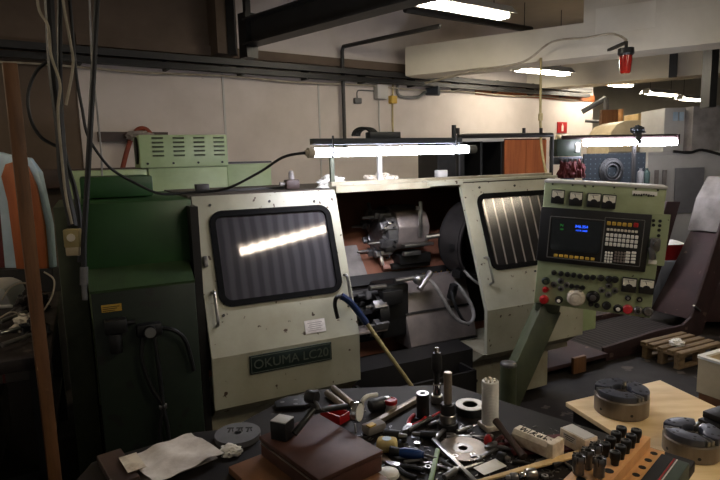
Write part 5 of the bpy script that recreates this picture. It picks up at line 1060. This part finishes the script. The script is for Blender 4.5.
# dark bench with clutter at left
L = thing('side_bench', 'dark low bench heaped with scrap at the left edge', 'bench', tuple(mw(-1.3, .4, 0)), MA)
b = B(MM); b.bb((-1.9, -.03, .84), (-.74, 1.5, .90), .005); O('bench_top', b, Q['bench'], L, True)
for x in (-1.8, -.8):
    for y in (.03, 1.4): b = B(MM); b.bb((x-.03, y-.03, 0), (x+.03, y+.03, .839)); O('leg', b, Q['blackpaint'], L, True)
b = B(MM); b.bb((-1.85, -.0, .3), (-.78, 1.4, .33)); O('shelf', b, Q['blackpaint'], L, True)
b = B(MM); b.bb((-1.7, 0, .331), (-1.0, .6, .6), .02); tag(O('dark_box', b, Q['bench']), 'dark box on the lower shelf of the left side bench', 'box')
def bl(px, py, z=.901): return az(px, py, z)
p = bl(-4, 304); L = thing('grey_tub', 'upturned grey plastic tub on the left side bench', 'tub', (p.x, p.y, .9015), R(8))
b = B(); b.prism([(-.17, 0), (.15, 0), (.12, .12), (.06, .15), (-.14, .15)], -.13, .13, fr((0, 0, 0), (1, 0, 0), (0, 0, 1)), .015); O('tub_body', b, Q['lightgrey'], L)
b = B(); b.bb((-.18, -.14, 0.0), (.16, -.131, .02), .003); O('rim', b, Q['white'], L)
for k, (x, y, w, m, lab) in enumerate(((26, 330, .12, 'dirtywhite', 'crumpled pinkish white rag beside the wooden post'), (37, 334, .13, 'black', 'dark heap of rags right of the wooden post'), (33, 310, .18, 'bench', 'dark heap of scrap right of the grey tub'))):
    p = bl(x, y); b = B(Matrix.Translation((p.x, p.y, .9015))); b.rag((0, 0, 0), (w, w*.8, w*.7), amp=.5); tag(O('rag', b, Q[m]), lab, 'rag')
for k, (pts, lab) in enumerate((([(2, 300), (10, 288), (22, 283), (34, 286)], 'white wire arching above the grey tub'), ([(44, 272), (54, 280), (52, 296), (44, 310)], 'white wire curled right of the wooden post'), ([(0, 318), (12, 312), (24, 316), (36, 308)], 'bright wire lying in front of the grey tub'))):
    cable('loose_wire', lab, pts, 2.55, .004, 'cablewhite', 6)
for k, (x0, y0, x1, y1, lab) in enumerate(((0, 322, 26, 312, 'bright steel bar end at the left edge, upper one'), (0, 333, 30, 326, 'bright steel bar end at the left edge, lower one'), (2, 345, 34, 334, 'bright steel bar at the left edge, lowest one'))):
    b = B(); a = bl(x0, y0, .93); c = bl(x1, y1, .93); b.cyl(a, c, .012, seg=12); tag(O('steel_bar', b, Q['steel']), lab, 'bar', 'steel bars on the left bench')
b = B(T); b.bb((-1.2, 1.55, .0), (1.6, 1.75, .35), .01); tag(O('wall_shelf', b, Q['darkwood']), 'dark wooden shelf on the brown wall at far left', 'shelf')
a = az(40, 476, .25); c = az(62, 455, .25)
L = thing('scrap_bin', 'low dark metal bin on the floor at the lower left corner', 'bin', (-1.25, 1.95, 0), R(20))
b = B(); b.bb((-.3, -.25, 0), (.3, .25, .02))
for a_, c_ in (((-.3, -.25, .02), (-.28, .25, .32)), ((.28, -.25, .02), (.3, .25, .32)), ((-.28, -.25, .02), (.28, -.23, .32)), ((-.28, .23, .02), (.28, .25, .32))): b.bb(a_, c_)
O('bin_body', b, Q['blackpaint'], L)
b = B(); b.rrect(.62, .52, .02, .03, .32, .335); O('rim', b, Q['steel_d'], L)
# ================================================================== LIGHT
w = bpy.data.worlds.new('world'); SC.world = w; w.use_nodes = True
w.node_tree.nodes['Background'].inputs[0].default_value = (1, .93, .84, 1); w.node_tree.nodes['Background'].inputs[1].default_value = .10
vs = SC.view_settings; vs.view_transform = 'Standard'; vs.look = 'None'; vs.gamma = 1; vs.use_curve_mapping = False; vs.exposure = 0.55
